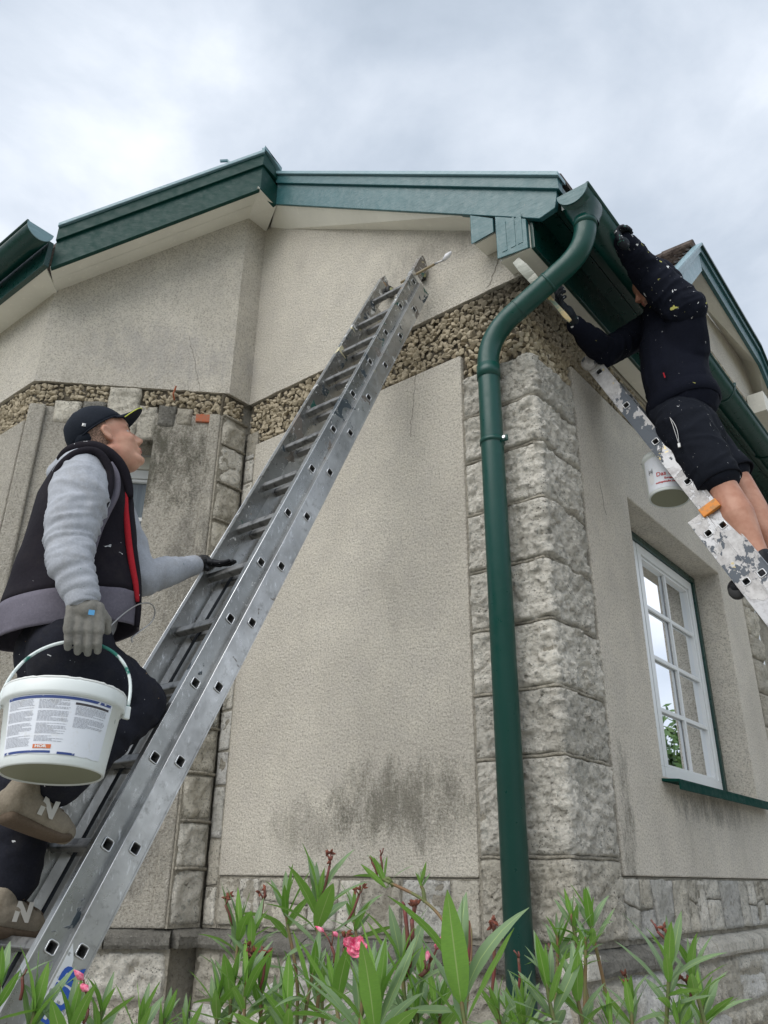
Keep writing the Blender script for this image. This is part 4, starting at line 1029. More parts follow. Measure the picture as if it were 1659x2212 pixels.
def folds(*fns, base=.003, sc=14):
    def fn(p, n_): return sum(f(p, n_) for f in fns)+base*mn.noise(p*sc)+base*.5*mn.noise(p*sc*2.3)
    return fn
def loft(rings, n=40, cap0=False, cap1=False):
    """rings = [(centre, u, w, ru, rw)]"""
    mb = MB(); vs = []
    for c, u, w_, ru, rw in rings:
        for j in range(n):
            a = 2*math.pi*j/n; vs.append(V(c)+V(u)*math.cos(a)*ru+V(w_)*math.sin(a)*rw)
    K = len(rings); mb.add(vs, [(i*n+j, i*n+(j+1) % n, (i+1)*n+(j+1) % n, (i+1)*n+j) for i in range(K-1) for j in range(n)])
    if cap0: mb.f.append(tuple(range(n))[::-1]); mb.mi.append(0)
    if cap1: mb.f.append(tuple(range((K-1)*n, K*n))); mb.mi.append(0)
    return mb
def head(B, c, f, u, r, sc=1.0):
    """skull, face, neck start in the head frame f(orward) u(p) r(ight)"""
    ax = (f, r, u); P = lambda a, b_, d_: c+(f*a+u*b_+r*d_)*sc
    B.ell(P(-.012, .032, 0), (.098*sc, .077*sc, .088*sc), ax, 24)
    B.ell(P(.030, -.030, 0), (.066*sc, .063*sc, .085*sc), ax, 20)
    B.ell(P(.045, .035, 0), (.050*sc, .062*sc, .050*sc), ax, 16)
    for s_ in (-1, 1):
        B.cap(P(-.005, -.055, s_*.052), P(.070, -.098, s_*.018), .020*sc, .018*sc)
        B.ell(P(.060, -.025, s_*.036), (.028*sc, .022*sc, .026*sc), ax)
        B.cap(P(.080, .020, s_*.014), P(.070, .022, s_*.045), .010*sc, .010*sc)
        B.ell(P(.101, -.036, s_*.011), (.011*sc, .007*sc, .008*sc), ax)
    B.ell(P(.080, -.100, 0), (.020*sc, .024*sc, .017*sc), ax)
    B.cap(P(.086, .012, 0), P(.108, -.026, 0), .009*sc, .0115*sc)
    B.ell(P(.112, -.029, 0), (.0115*sc, .0115*sc, .010*sc), ax)
    B.ell(P(.074, -.066, 0), (.022*sc, .030*sc, .022*sc), ax)
    B.ell(P(.094, -.060, 0), (.009*sc, .020*sc, .0055*sc), ax)
    B.ell(P(.091, -.071, 0), (.009*sc, .018*sc, .0065*sc), ax)
    return P
def ear(B, P, sd, sc=1.0):
    pts = [P(.004+.0, -.034, sd*.073), P(-.012, -.022, sd*.080), P(-.022, -.002, sd*.086), P(-.022, .018, sd*.088), P(-.010, .030, sd*.086), P(.006, .026, sd*.080), P(.010, .010, sd*.074)]
    B.chain(pts, [.007*sc, .0065*sc, .006*sc, .006*sc, .006*sc, .0055*sc, .005*sc])
    B.chain([P(.004, -.020, sd*.076), P(-.008, -.004, sd*.078), P(-.006, .012, sd*.078)], [.007*sc, .006*sc, .005*sc])
    B.cap(P(-.004, -.02, sd*.070), P(-.006, .016, sd*.072), .012*sc, .013*sc, .45, (P(0, 0, 1)-P(0, 0, 0))*sd)

X = lambda px, py, x: on(px, py, 0, x)
NS = V((.85, -.53, 0)).normalized()       # from the climber towards the path
Q0 = V((-.775, -1.72, 2.5))
def Q(px, py, off=0.0):
    r_ = sight(px, py); return CAM+r_*(((Q0+NS*off)-CAM).dot(NS)/r_.dot(NS))
# -------------------------------------------------- person 1: man in the cap going up ladder 1
f = V((.41, .775, .49)).normalized(); r = V((.88, -.47, .02)); r = (r-f*r.dot(f)).normalized(); u = r.cross(f).normalized()
earp = X(226, 934, -.675); sc = .97
hc = earp-r*.078*sc+f*.012*sc
B = Blob(); P = head(B, hc, f, u, r, sc)
Pe = lambda a, b_, d_: P(.0+a*.72, -.002+b_*.80, d_*.96+(.0 if d_ > 0 else 0))
ear(B, Pe, 1, sc*.85); ear(B, Pe, -1, sc*.85)
B.cap(P(.045, -.088, 0), Q(222, 1005), .042, .055); B.cap(P(.02, -.06, 0), Q(210, 1010), .062, .066)
neckb = Q(205, 1010)
B.cap(P(-.030, -.035, 0), neckb, .060*sc, .066); B.cap(P(.035, -.085, 0), neckb+V((0, .05, -.02)), .030, .045)
shR, shL = Q(178, 1030, .12), Q(215, 1040, -.19)
up1, elR, fo1, wrR_ = Q(172, 1075, .18), Q(149, 1160, .21), Q(153, 1220, .235), Q(176, 1296, .255)
hpR, hpL = X(150, 1425, -.69), X(130, 1425, -.85)
knR, anR = X(296, 1520, -.665), X(95, 1715, -.675)
knL, anL = X(60, 1690, -.84), X(20, 1925, -.85)
rungL = T1(0, .0, L0+sp1*0)             # the rung at (232,1824)
hand_rung = T1(-.02, .0, L0+sp1*4)
h1y = on(497.8, 1334.8, 0, XR)
hl = T1(-.035, .02, L0+sp1*4+.015)
wrL_ = on(415, 1222, 1, hl.y-.13); elL = on(305, 1250, 1, hl.y-.36)
chest = (shR+shL)/2+V((0, .03, -.16)); pel = (hpR+hpL)/2
B.cap(neckb, chest, .07, .11, 1.2, (1, 0, 0)); B.cap(chest, pel, .09, .09, 1.1, (1, 0, 0)); B.cap(shR, shL, .055, .055)
B.chain([shR, up1, elR, wrR_], [.05, .05, .04, .028]); B.chain([shL, elL, wrL_], [.05, .04, .028])
B.chain([hpR, knR, anR], [.075, .055, .035]); B.chain([hpL, knL, anL], [.075, .055, .035])
p1 = B.fuse('person', MT['skin'], None, .0052, 2)
tag(p1, 'man in black cap, vest and grey hoodie climbing the left ladder, looking up', 'person', 'men painting the house from ladders')
# stubble and hair as thin shells
HB = Blob(); ax = (f, r, u)
HB.ell(P(-.021, .028, 0), (.0925*sc, .0795*sc, .088*sc), ax, 24); HB.ell(P(-.030, -.010, 0), (.070*sc, .072*sc, .055*sc), ax, 18)
for s_ in (1, -1): HB.cap(P(.020, .038, s_*.060), P(.024, .020, s_*.062), .012, .008)
HB.fuse('hair', MT['hair'], p1, .005, 2)
for s_ in (1, -1):
    Blob().cap(P(.088, .018, s_*.016), P(.078, .024, s_*.045), .0045, .0035).fuse('eyebrow', MT['brow'], p1, .002, 1)
    MB().lathe(P(.068, .002, s_*.030), f, [(-.012, .0), (-.008, .010), (0, .0125), (.008, .010), (.012, .0)], 12).build('eye', MT['eye'], p1, True)
Blob().ell(P(.0965, -.0605, 0), (.0075*sc, .018*sc, .0045*sc), ax).ell(P(.094, -.071, 0), (.0075*sc, .016*sc, .0055*sc), ax).fuse('lips', MT['lip'], p1, .002, 1)
# cap: crown, rolled band edge, visor with yellow piping, silver diamond badge
cf = (f*.95+u*.30).normalized(); cu_ = (u*.95-f*.30).normalized(); cc = P(-.016, .040, 0)
vs = []; fs = []; n = 36; K = 12
for i in range(K+1):
    th = math.pi/2*1.03*i/K
    for j in range(n):
        ph = 2*math.pi*j/n; k = 1+.012*math.cos(6*ph)
        rr_ = V((math.sin(th)*math.cos(ph)*.106, math.sin(th)*math.sin(ph)*.086, math.cos(th)*.101))
        q = cc+(cf*(rr_.x-.006*math.cos(th))+r*rr_.y+cu_*rr_.z)*sc*k
        q += (q-cc).normalized()*.003*mn.noise(q*30); vs.append(q)
for i in range(K):
    for j in range(n): fs.append((i*n+j, i*n+(j+1) % n, (i+1)*n+(j+1) % n, (i+1)*n+j))
capo = MB().add(vs, fs).build('cap', MT['cap'], p1, True); m = capo.modifiers.new('t', 'SOLIDIFY'); m.thickness = .0025
MB().tube([vs[K*n+j] for j in range(n)]+[vs[K*n], vs[K*n+1]], .003, 6, caps=False).build('cap_seam', MT['cap'], capo, True)
# nape part of the cap
Blob().ell(P(-.064, .012, 0), (.050*sc, .072*sc, .050*sc), ax, 20).fuse('cap_back', MT['cap'], p1, .006, 2)
def visor(a, b_):      # a across -1..1, b 0..1 outward
    ph = a*1.02; base = cc+(cf*math.cos(ph)*.103+r*math.sin(ph)*.084+cu_*-.004)*sc
    out = (cf*.97+u*.02)*(.082*math.cos(a*1.35)**.6)*b_
    return base+out+cu_*(-.016*a*a*b_-.006*b_)
nv = 18; top = [visor(-1+2*i/nv, j/5) for j in range(6) for i in range(nv+1)]
vb = MB().add(top, [(j*(nv+1)+i, j*(nv+1)+i+1, (j+1)*(nv+1)+i+1, (j+1)*(nv+1)+i) for j in range(5) for i in range(nv)]).build('cap_visor', MT['cap'], capo, True)
m = vb.modifiers.new('t', 'SOLIDIFY'); m.thickness = .004
b = NB('yellow_piping'); MT['piping'] = b.set((.62, .66, .08), .6)
MB().tube([visor(-1+2*i/nv, 1.01) for i in range(nv+1)], .0016, 6).build('visor_piping', MT['piping'], capo, True)
bp = cc-cf*.045+r*.0805*sc+cu_*.018
MB().add([bp+cf*.008, bp+cu_*.008, bp-cf*.008, bp-cu_*.008, bp+r*.002], [(0, 1, 4), (1, 2, 4), (2, 3, 4), (3, 0, 4)]).build('cap_badge', MT['zip'], capo)

# hoodie sleeves and collar (jersey); the vest covers the trunk
HB = Blob()
HB.chain([shR, up1, elR, fo1, wrR_+V((0, 0, .012))], [.090, .089, .067, .061, .048])
HB.chain([shL, shL.lerp(elL, .5), elL, elL.lerp(wrL_, .5), wrL_+(elL-wrL_)*.12], [.078, .072, .062, .052, .038])
HB.cap(neckb+V((0, -.02, -.01)), Q(190, 1120), .075, .11); HB.cap(Q(190, 1120), Q(170, 1330), .11, .12)
HB.cap(Q(128, 1022, .02), Q(160, 1000, .03), .040, .05); HB.cap(neckb+V((0, -.01, -.02)), Q(165, 1005), .07, .06)
ho = HB.fuse('hoodie', MT['grey_jersey'], p1, .0065, 3, folds(axfold(elR, wrR_, 120, .0055, z0=.0, z1=1.0), axfold(up1, elR, 55, .0045, seed=3), axfold(elL, wrL_, 70, .003), base=.0045, sc=9))
# ribbed cuffs
for a, b_, w0_ in ((elR, wrR_, .043), (elL, wrL_, .037)):
    d = (b_-a).normalized(); uu = d.orthogonal().normalized(); ww = d.cross(uu)
    loft([(b_+d*t, uu, ww, w0_*k, w0_*k) for t, k in ((-.035, 1.0), (-.02, 1.08), (0, 1.02), (.018, 1.0), (.024, .93), (.02, .8))], 28).build('cuff', MT['grey_jersey'], ho, True)
# vest: lofted trunk with flared hem
def vring(yb, xb, yf, xf, half):
    b_, f_ = Q(xb, yb), Q(xf, yf); c = (b_+f_)/2; return (c, (f_-b_).normalized(), NS, (f_-b_).length/2, half)
rings = [vring(975, 172, 1002, 250, .05), vring(992, 140, 1014, 262, .10), vring(1025, 112, 1030, 268, .125), vring(1069, 84, 1064, 279, .135), vring(1132, 64, 1128, 286, .135), vring(1195, 46, 1190, 291, .14), vring(1257, 25, 1245, 298, .15),
         vring(1314, 6, 1296, 298, .165), vring(1366, -8, 1338, 296, .175), vring(1392, -14, 1362, 294, .172)]
def vest_part(rg, name, mat, grow=0, par=p1, th=.006):
    full = []
    for i in range(len(rg)-1):
        for t in (0, .25, .5, .75):
            c0, u0, w0, a0, b0_ = rg[i]; c1, u1, w1, a1, b1 = rg[i+1]
            full.append((c0.lerp(c1, t), u0.lerp(u1, t), w0.lerp(w1, t), a0+(a1-a0)*t+grow, b0_+(b1-b0_)*t+grow))
    c1, u1, w1, a1, b1 = rg[-1]; full.append((c1, u1, w1, a1+grow, b1+grow))
    mb = loft(full, 72); N = 72
    for i, v in enumerate(mb.v):
        v = V(v); ring = full[i//N]; d = (v-ring[0]).normalized()
        mb.v[i] = tuple(v+d*(.010*mn.noise(V((v.y*7, v.z*5, v.x*9)))+.005*mn.noise(V((v.y*22, v.z*11, 3)))))
    o = mb.build(name, mat, par, True); m = o.modifiers.new('t', 'SOLIDIFY'); m.thickness = th; m.offset = 1; return o
vo = vest_part(rings[:8], 'vest', MT['vest'])
vest_part(rings[7:], 'vest_hem', MT['vest_grey'], .002)
# armhole binding, shoulder yoke, collar, open front with red lining
def armring(c, uu, ww, ru, rw, n=32): return [c+uu*math.cos(2*math.pi*i/n)*ru+ww*math.sin(2*math.pi*i/n)*rw for i in range(n+2)]
def qtube(pts, off, r, mat, name, par=vo, k=6):
    o_ = off if isinstance(off, (list, tuple)) else [off]*len(pts)
    P_l = spline([Q(x_, y_, d_) for (x_, y_), d_ in zip(pts, o_)], k); n_ = len(P_l)
    return MB().tube(P_l, [r*(.35+.65*math.sin(math.pi*min(1, max(0, (i+.5)/n_)))**.4) for i in range(n_)], 9).build(name, mat, par, True)
arm = [(108, 1075), (113, 1045), (127, 1012), (157, 984), (188, 974), (213, 980), (231, 1003), (238, 1030), (234, 1069), (215, 1115), (202, 1160)]
qtube(arm, [.13, .17, .19, .19, .19, .19, .19, .19, .20, .20, .19], .014, MT['vest'], 'armhole_binding')
qtube([(240, 1000), (252, 1028), (250, 1066), (230, 1108), (213, 1145), (200, 1190), (192, 1230)], [.15, .16, .165, .17, .17, .165, .16], .012, MT['vest_grey'], 'armhole_piping')
qtube([(128, 992), (150, 973), (188, 964), (219, 971), (246, 990), (264, 1014), (275, 1045), (281, 1075)], [.05, .09, .11, .11, .10, .09, .08, .08], .020, MT['vest'], 'collar')
qtube([(196, 957), (222, 963), (249, 983), (268, 1008), (280, 1038)], [.085, .09, .085, .075, .065], .006, MT['zip'], 'collar_lining')
qtube([(150, 985), (200, 980), (240, 1000), (262, 1030)], -.10, .035, MT['vest'], 'collar')
for xx_, yy_ in ((120, 1030), (150, 1000)): pass
qtube([(272, 1056), (272, 1100), (275, 1140), (279, 1180), (286, 1225), (293, 1262), (297, 1300)], [.075, .09, .095, .095, .095, .095, .09], .0105, MT['red'], 'red_front_edge')
qtube([(279, 1050), (281, 1100), (284, 1150), (290, 1200), (297, 1255), (298, 1310), (296, 1355)], [.06, .07, .075, .075, .075, .075, .07], .0125, MT['vest'], 'front_placket')
# trousers
TB = Blob()
TB.cap(hpR+V((0, .0, .03)), hpL+V((0, .0, .03)), .125, .125); TB.cap(pel+V((0, -.01, .02)), pel+V((0, .02, -.03)), .13, .12, 1.25, (1, 0, 0))
TB.chain([hpR, hpR.lerp(knR, .5), knR], [.118, .100, .084]); TB.chain([knR, knR.lerp(anR, .45), anR.lerp(knR, .12)], [.084, .078, .068])
TB.chain([hpL, hpL.lerp(knL, .5), knL, knL.lerp(anL, .5), anL+V((0, 0, .03))], [.115, .095, .082, .076, .070])
tr_ = TB.fuse('trousers', MT['work_trousers'], p1, .0075, 3, folds(axfold(hpR, knR, 55, .0045, z0=.5, z1=1.15), axfold(knR, anR, 55, .0045, seed=4), axfold(knL, anL, 45, .004), base=.006, sc=8))
# shoes: tan suede with white N
def shoe(heel, toe, name_par, sd, w_=.047):
    heel, toe = V(heel), V(toe); d = (toe-heel); L = d.length; d = d.normalized(); side = V((1, 0, 0)); side = (side-d*side.dot(d)).normalized(); u_ = side.cross(d); u_ = u_ if u_.z > 0 else -u_
    S = Blob()
    S.chain([heel+d*.045+u_*.05, heel+d*L*.42+u_*.050, heel+d*L*.72+u_*.034, heel+d*(L-.042)+u_*.028], [.046, .047, .042, .032], 1.02, side)
    S.cap(heel+d*.05+u_*.06, heel+d*.06+u_*.095, .044, .042)
    so = S.fuse('shoe', MT['shoe'], name_par, .0055, 2, lambda p, n_: .0015*mn.noise(p*60))
    Q = Blob(); Q.chain([heel+d*.04+u_*.014, heel+d*L*.5+u_*.010, heel+d*L*.75+u_*.010, heel+d*(L-.038)+u_*.016], [.020, .018, .017, .016], 2.45, side)
    Q.fuse('sole', MT['sole'], so, .0055, 1)
    xs_ = side*(.050*(1 if side.x > 0 else -1))
    me = text_mesh('N', .062, lambda x_, y_: heel+d*(L*.36+x_)+u_*(.040+y_)+xs_*1.03-side*(.30*y_)*(1 if side.x > 0 else -1), 'shoe_letter', .25, .004)
    b_ = bpy.data.materials.get('shoe_white') or NB('shoe_white').set((.52, .50, .45), .6)
    link('shoe_letter', me, b_, so)
    for k in range(4):
        q_ = heel+d*(L*.50+.022*k)+u_*(.092-.011*k)
        MB().tube([q_-side*.028, q_+u_*.006, q_+side*.028], .004, 6).build('lace', MT['sole'], so, True)
    return so
ft = T1(.06, .02, L0+.018); shoe((-.675, on(-8, 1690, 0, -.675).y, on(-8, 1690, 0, -.675).z-.085), X(158, 1822, -.675)+V((0, 0, -.01)), p1, 1)
sh2a = X(-60, 1990, -.83); sh2b = X(98, 2018, -.83); shoe(sh2a+V((0, 0, -.03)), sh2b+V((0, 0, -.012)), p1, 1)
# gloves
def glove(name, mat, parent, wrist, palm_c, fdir, back, tdir, curl, size=1.0, lens=(.072, .080, .076, .060), spread=.021, thumb=True, fist=False, finger_mat=None):
    """palm with four curled fingers and a thumb. fdir along fingers, back = dorsal side, tdir = towards the thumb"""
    fdir, back, tdir = V(fdir).normalized(), V(back).normalized(), V(tdir).normalized()
    G = Blob(); s_ = size
    G.cap(wrist, palm_c-fdir*.030*s_, .030*s_, .034*s_, .8, back)
    for i in range(4):
        o_ = (1.5-i)*spread*s_
        root = palm_c+tdir*o_+fdir*.030*s_
        G.cap(palm_c+tdir*o_*.85-fdir*.028*s_, root, .0165*s_, .0145*s_)
        p = root; d = fdir.copy(); L_ = lens[i]*s_
        for sgm, (fr_, rr) in enumerate(((.45, .0100), (.32, .0096), (.23, .0086))):
            a = curl[i][sgm] if isinstance(curl[0], (list, tuple)) else curl[sgm]
            d = (Matrix.Rotation(R_(a), 3, tdir.cross(fdir).cross(tdir).cross(fdir) if False else tdir) @ d)
            q_ = p+d*L_*fr_; G.cap(p, q_, rr*s_*1.06, rr*s_); p = q_
    if thumb:
        tb = palm_c-fdir*.022*s_+tdir*.030*s_; t1 = tb+(tdir*.62+fdir*.5-back*.45).normalized()*.034*s_; t2 = t1+(fdir*.85+tdir*.1-back*.45).normalized()*.030*s_
        G.chain([tb, t1, t2], [.0165*s_, .0125*s_, .0105*s_])
    return G.fuse(name, mat, parent, .0030, 1, lambda p, n_: .0012*mn.noise(p*70))
# right hand hanging, knuckles towards us, fingers curled under the bucket handle
HD = V((.02, .10, -1)).normalized()
palmR = Q(183, 1336, .265)
# rotate about tdir (+y): fingers pointing down curl towards -x  (inwards)
glove('glove', MT['glove_grey'], p1, wrR_+V((0, 0, .01)), palmR, HD, NS, (.53, .85, .08), (8, 38, 75), 1.10, lens=(.070, .078, .074, .060), spread=.0235)
MB().obox(palmR+NS*.0405+V((.53, .85, 0))*.008, NS*.0015, V((.53, .85, 0))*.016, V((0, 0, .014))).build('glove_print', NB('glove_print_blue').set((.08, .30, .55), .5), p1)
# left hand resting on a rung
fl_ = (V((.9, .35, -.08))).normalized()
palmL = on(452, 1218, 1, hl.y-.012)+V((0, 0, .006))
fdl = (on(505, 1222, 1, hl.y+.03)-palmL).normalized()
glove('glove', MT['glove_black'], p1, wrL_, palmL, fdl, V((0, -.3, 1)), V((fdl.cross(V((0, -.3, 1)))).normalized()*1), (4, 10, 12), .98)

# wire hook hanging from his hand
wk = thing('wire_hook', X(280, 1350, -.56), 'bent steel wire pot hook sticking out behind the grey gloved hand', 'hook')
pts = [X(224, 1368, -.52), X(262, 1330, -.55), X(298, 1306, -.58), X(325, 1304, -.60), X(335, 1322, -.61), X(326, 1345, -.62), X(300, 1365, -.63), X(285, 1378, -.63), X(286, 1388, -.63)]
MB().tube(spline(pts, 6), .0022, 6).build('wire', MT['steel'], wk, True)

# -------------------------------------------------- the white bucket
bc_top = Q(143, 1503, .27); tilt = V((-.085, .065, 1)).normalized()
H_ = .205; KB = .87
buck = thing('bucket', bc_top-tilt*H_, 'white plastic paint bucket with a worn printed label held by the man in the cap', 'bucket', 'paint buckets')
b = NB('bucket_plastic'); x, y, z = b.sep()
c = b.mix(b.rng(b.noise(9, 5, .7), .5, .72, 0, .25), (.74, .78, .76), (.50, .53, .50))
c = b.mix(b.rng(b.noise(1, 4, .6, vec=b.scale(b.pos, (30, 30, 9))), .72, .735), c, (.01, .10, .08))
MT['bucket'] = b.set(c, .38, spec=.5); b.bump(b.noise(30, 4), .15, .004)
b = NB('bucket_base'); MT['bucket_base'] = b.set((.24, .25, .17), .55)
bt = bc_top-tilt*H_
MB().lathe(bt, tilt, [(h_, r_*KB) for h_, r_ in ((.004, 0), (.004, .138), (.0, .142), (.004, .146), (.03, .148), (H_-.040, .1655), (H_-.038, .176), (H_-.030, .177), (H_-.006, .178), (H_, .175), (H_, .168), (H_-.02, .163), (.012, .140), (.012, 0))], 56).build('tub', MT['bucket'], buck, True)
MB().lathe(bt, tilt, [(.0035, 0), (.0035, .1375*KB)], 48).build('tub_base', MT['bucket_base'], buck)
rnd = random.Random(4)
rimp = []
ua = tilt.orthogonal().normalized(); 
side_y = (V((0, 1, 0))-tilt*tilt.y).normalized(); side_x = side_y.cross(tilt).normalized()
for i in range(90):
    a = 2*math.pi*i/90; rimp.append(bt+tilt*(H_+.001+.003*mn.noise(V((i*.7, 2, 3))))+(side_x*math.cos(a)+side_y*math.sin(a))*.172*KB)
MB().tube(rimp+rimp[:2], [.0045+.002*mn.noise(V((i*.9, 0, 0))) for i in range(92)], 6, caps=False).build('dried_paint_rim', paint('dried_paint', (.74, .75, .72), .6, .6), buck, True)
def on_bucket(a, h, out=.0):
    h = h*.68+.010      # a = angle from +x towards +y, h = height
    rad = (.148+(.1655-.148)*(h-.03)/.135)*KB+.0012+out
    return bt+tilt*h+(side_x*math.cos(a)+side_y*math.sin(a))*rad
camdir = (CAM-bt); aC = math.atan2(camdir.dot(side_y), camdir.dot(side_x))
def arc_patch(a0, a1, h0, h1, out, mat, name, par=buck, n=24, ragged=0):
    vs = []
    for i in range(n+1):
        a = a0+(a1-a0)*i/n
        vs += [on_bucket(a, h0+ragged*mn.noise(V((i*.8, 1, out*9000))), out), on_bucket(a, h1, out)]
    return MB().add(vs, [(2*i, 2*i+2, 2*i+3, 2*i+1) for i in range(n)]).build(name, mat, par, True)
b = NB('label_paper'); MT['label'] = b.set(b.mix(b.rng(b.noise(40, 5, .7), .55, .68, 0, .5), (.74, .77, .82), (.62, .62, .60)), .6)
b = NB('label_blue'); MT['lblue'] = b.set(b.mix(b.rng(b.noise(60, 4), .62, .66), (.03, .06, .22), (.6, .62, .66)), .5)
b = NB('label_print')
uvv = b.uv(); ux, uy, _ = b.sep(uvv)
MT['lprint'] = b.set((.24, .25, .29), .7)
aL0, aL1 = aC-1.10, aC+.92
arc_patch(aL0, aL1, .020, .225, .0004, MT['label'], 'label', ragged=.004)
arc_patch(aL0+.02, aL1-.04, .212, .222, .0012, MT['lblue'], 'label_band')
arc_patch(aL0+.04, aC-.1, .022, .030, .0012, MT['lblue'], 'label_band'); arc_patch(aC+.02, aC+.34, .020, .028, .0012, MT['lblue'], 'label_band')
arc_patch(aC-.42, aC-.10, .037, .051, .0012, NB('label_orange').set((.62, .17, .06), .6), 'label_flag')
link('label_lettering', text_mesh('HOR', .013, lambda x_, y_: on_bucket(aC-.38+x_/.14, .040+y_, .002), bold=.0006), NB('label_white').set((.75, .75, .74), .6), buck)
# three columns of small print: rows of broken bars
rows_mb = MB(); rnd = random.Random(8)
def bar(a0, a1, h, t=.0014):
    n = max(1, int((a1-a0)/.06)); 
    for i in range(n):
        x0, x1 = a0+(a1-a0)*i/n, a0+(a1-a0)*(i+1)/n
        rows_mb.add([on_bucket(x0, h, .0014), on_bucket(x1, h, .0014), on_bucket(x1, h+t, .0014), on_bucket(x0, h+t, .0014)], [(0, 1, 2, 3)])
for (c0, c1, ht, hb_) in [(aL0+.06, aL0+.62, .206, .045), (aL0+.68, aL0+1.22, .206, .060), (aL0+1.30, aL1-.10, .190, .115)]:
    h = ht; k = 0
    while h > hb_:
        k += 1
        if k % 9 == 0: h -= .006
        a = c0; end = c1-rnd.uniform(0, .05) if rnd.random() < .8 else c0+(c1-c0)*rnd.uniform(.3, .7)
        while a < end:
            wd_ = rnd.uniform(.02, .07); bar(a, min(a+wd_, end), h); a += wd_+.010
        h -= .0042
rows_mb.build('label_small_print', MT['lprint'], buck)
arc_patch(aL0+1.28, aL1-.08, .196, .204, .0012, NB('label_black').set((.05, .045, .05), .6), 'label_band')
# handle arc and ears
hdv = (V((.53, .85, 0))-tilt*V((.53, .85, 0)).dot(tilt)).normalized(); e1, e2 = bt+tilt*(H_-.03)-hdv*.182*KB, bt+tilt*(H_-.03)+hdv*.182*KB
hook_p = Q(182, 1386, .235)
def arcpt(t):
    a = math.pi*t; base = e1.lerp(e2, .5-.5*math.cos(a)); k = math.sin(a)**.8
    mid_ = (e1+e2)/2; return base+(hook_p-mid_)*k
b = NB('green_stained_handle'); MT['hndl'] = b.set(b.mix(b.rng(b.noise(14, 4), .50, .56), (.72, .78, .76), (.01, .16, .12)), .4)
MB().tube([arcpt(i/40) for i in range(41)], .0045, 8).build('handle', MT['hndl'], buck, True)
for e_ in (e1, e2): MB().beam(e_-tilt*.02, e_+tilt*.015, .018, .012, (1, 0, 0)).build('handle_ear', MT['bucket'], buck, bevel=.003)

# -------------------------------------------------- person 2: man in black on ladder 2
Y = lambda px, py, y: on(px, py, 1, y)
gx, gz = GC[0]+GR, GC[1]+.012
handL = on(1338, 510, 0, gx+.012)
hd_c = Y(1410, 620, .58)
f2 = V((-.84, -.34, -.42)).normalized(); r2 = V((-.42, .90, .0)); r2 = (r2-f2*r2.dot(f2)).normalized(); u2 = r2.cross(f2).normalized()
if u2.z < 0: u2 = -u2
sL, sR = Y(1478, 668, .50), Y(1425, 700, .82)
eL = Y(1402, 592, .40)
eR = Y(1308, 762, .52); wR = Y(1245, 702, .22); hR = Y(1216, 668, .10)
hips = Y(1472, 905, .63); hL2, hR2 = hips+V((0, -.085, 0)), hips+V((0, .085, 0))
kL, kR = Y(1566, 1062, .55), Y(1596, 1042, .73)
aL, aR = Y(1648, 1215, .55), Y(1690, 1215, .73)
B = Blob(); P2 = head(B, hd_c, f2, u2, r2, 1.0)
nb = Y(1445, 665, .65); ch = Y(1455, 760, .65)
B.cap(P2(-.02, -.04, 0), nb, .058, .065); B.cap(nb, ch, .08, .12, 1.2, (0, 1, 0)); B.cap(ch, hips, .10, .09, 1.1, (0, 1, 0)); B.cap(sL, sR, .06, .06)
B.chain([sL, eL, handL.lerp(eL, .2)], [.05, .042, .03]); B.chain([sR, eR, wR], [.05, .042, .03])
B.chain([hL2.lerp(kL, .15), kL, kL.lerp(aL, .35), kL.lerp(aL, .75), aL], [.08, .066, .074, .048, .038]); B.chain([hR2.lerp(kR, .15), kR, kR.lerp(aR, .35), kR.lerp(aR, .75), aR], [.08, .062, .064, .045, .038])
p2 = B.fuse('person', MT['skin_leg'], None, .0058, 2)
tag(p2, 'man in paint spattered black hoodie and shorts holding the right gutter', 'person', 'men painting the house from ladders')
Blob().ell(P2(.058, -.078, 0), (.040, .050, .036), (f2, r2, u2)).fuse('beard_stubble', MT['stubble'], p2, .004, 2)
Blob().ell(P2(.0965, -.0605, 0), (.0075, .018, .0045), (f2, r2, u2)).ell(P2(.094, -.071, 0), (.0075, .016, .0055), (f2, r2, u2)).fuse('lips', MT['lip'], p2, .002, 1)
HB = Blob()
HB.chain([sR, sR.lerp(eR, .5), eR, eR.lerp(wR, .5), wR], [.090, .082, .075, .064, .046])
HB.cap(nb+V((0, 0, -.03)), ch, .13, .160, 1.05, (0, 1, 0)); HB.cap(ch, Y(1463, 830, .63), .162, .166, 1.05, (0, 1, 0)); HB.cap(Y(1466, 830, .63), Y(1475, 862, .63), .160, .168, 1.08, (0, 1, 0))
HB.cap(sL, sR, .085, .08); HB.cap(sL+V((.0, .02, -.02)), Y(1475, 760, .60), .09, .13)
# hood
HB.ell(P2(-.042, .032, 0), (.106, .092, .112), (f2, r2, u2), 20); HB.cap(P2(-.05, -.03, 0), nb, .095, .105)
hd2 = HB.fuse('hoodie', MT['navy_hoodie'], p2, .0075, 3, folds(axfold(sR, eR, 50, .005), axfold(eR, wR, 70, .004), axfold(ch, hips, 22, .006), base=.010, sc=6))
HB = Blob(); HB.chain([sL, sL.lerp(eL, .5), eL, eL.lerp(handL, .5), eL.lerp(handL, .84)], [.106, .100, .088, .068, .050])
HB.fuse('sleeve', MT['splat_sleeve'], p2, .0065, 3, folds(axfold(sL, eL, 50, .006), axfold(eL, handL, 95, .006, z0=.35), base=.006, sc=8))
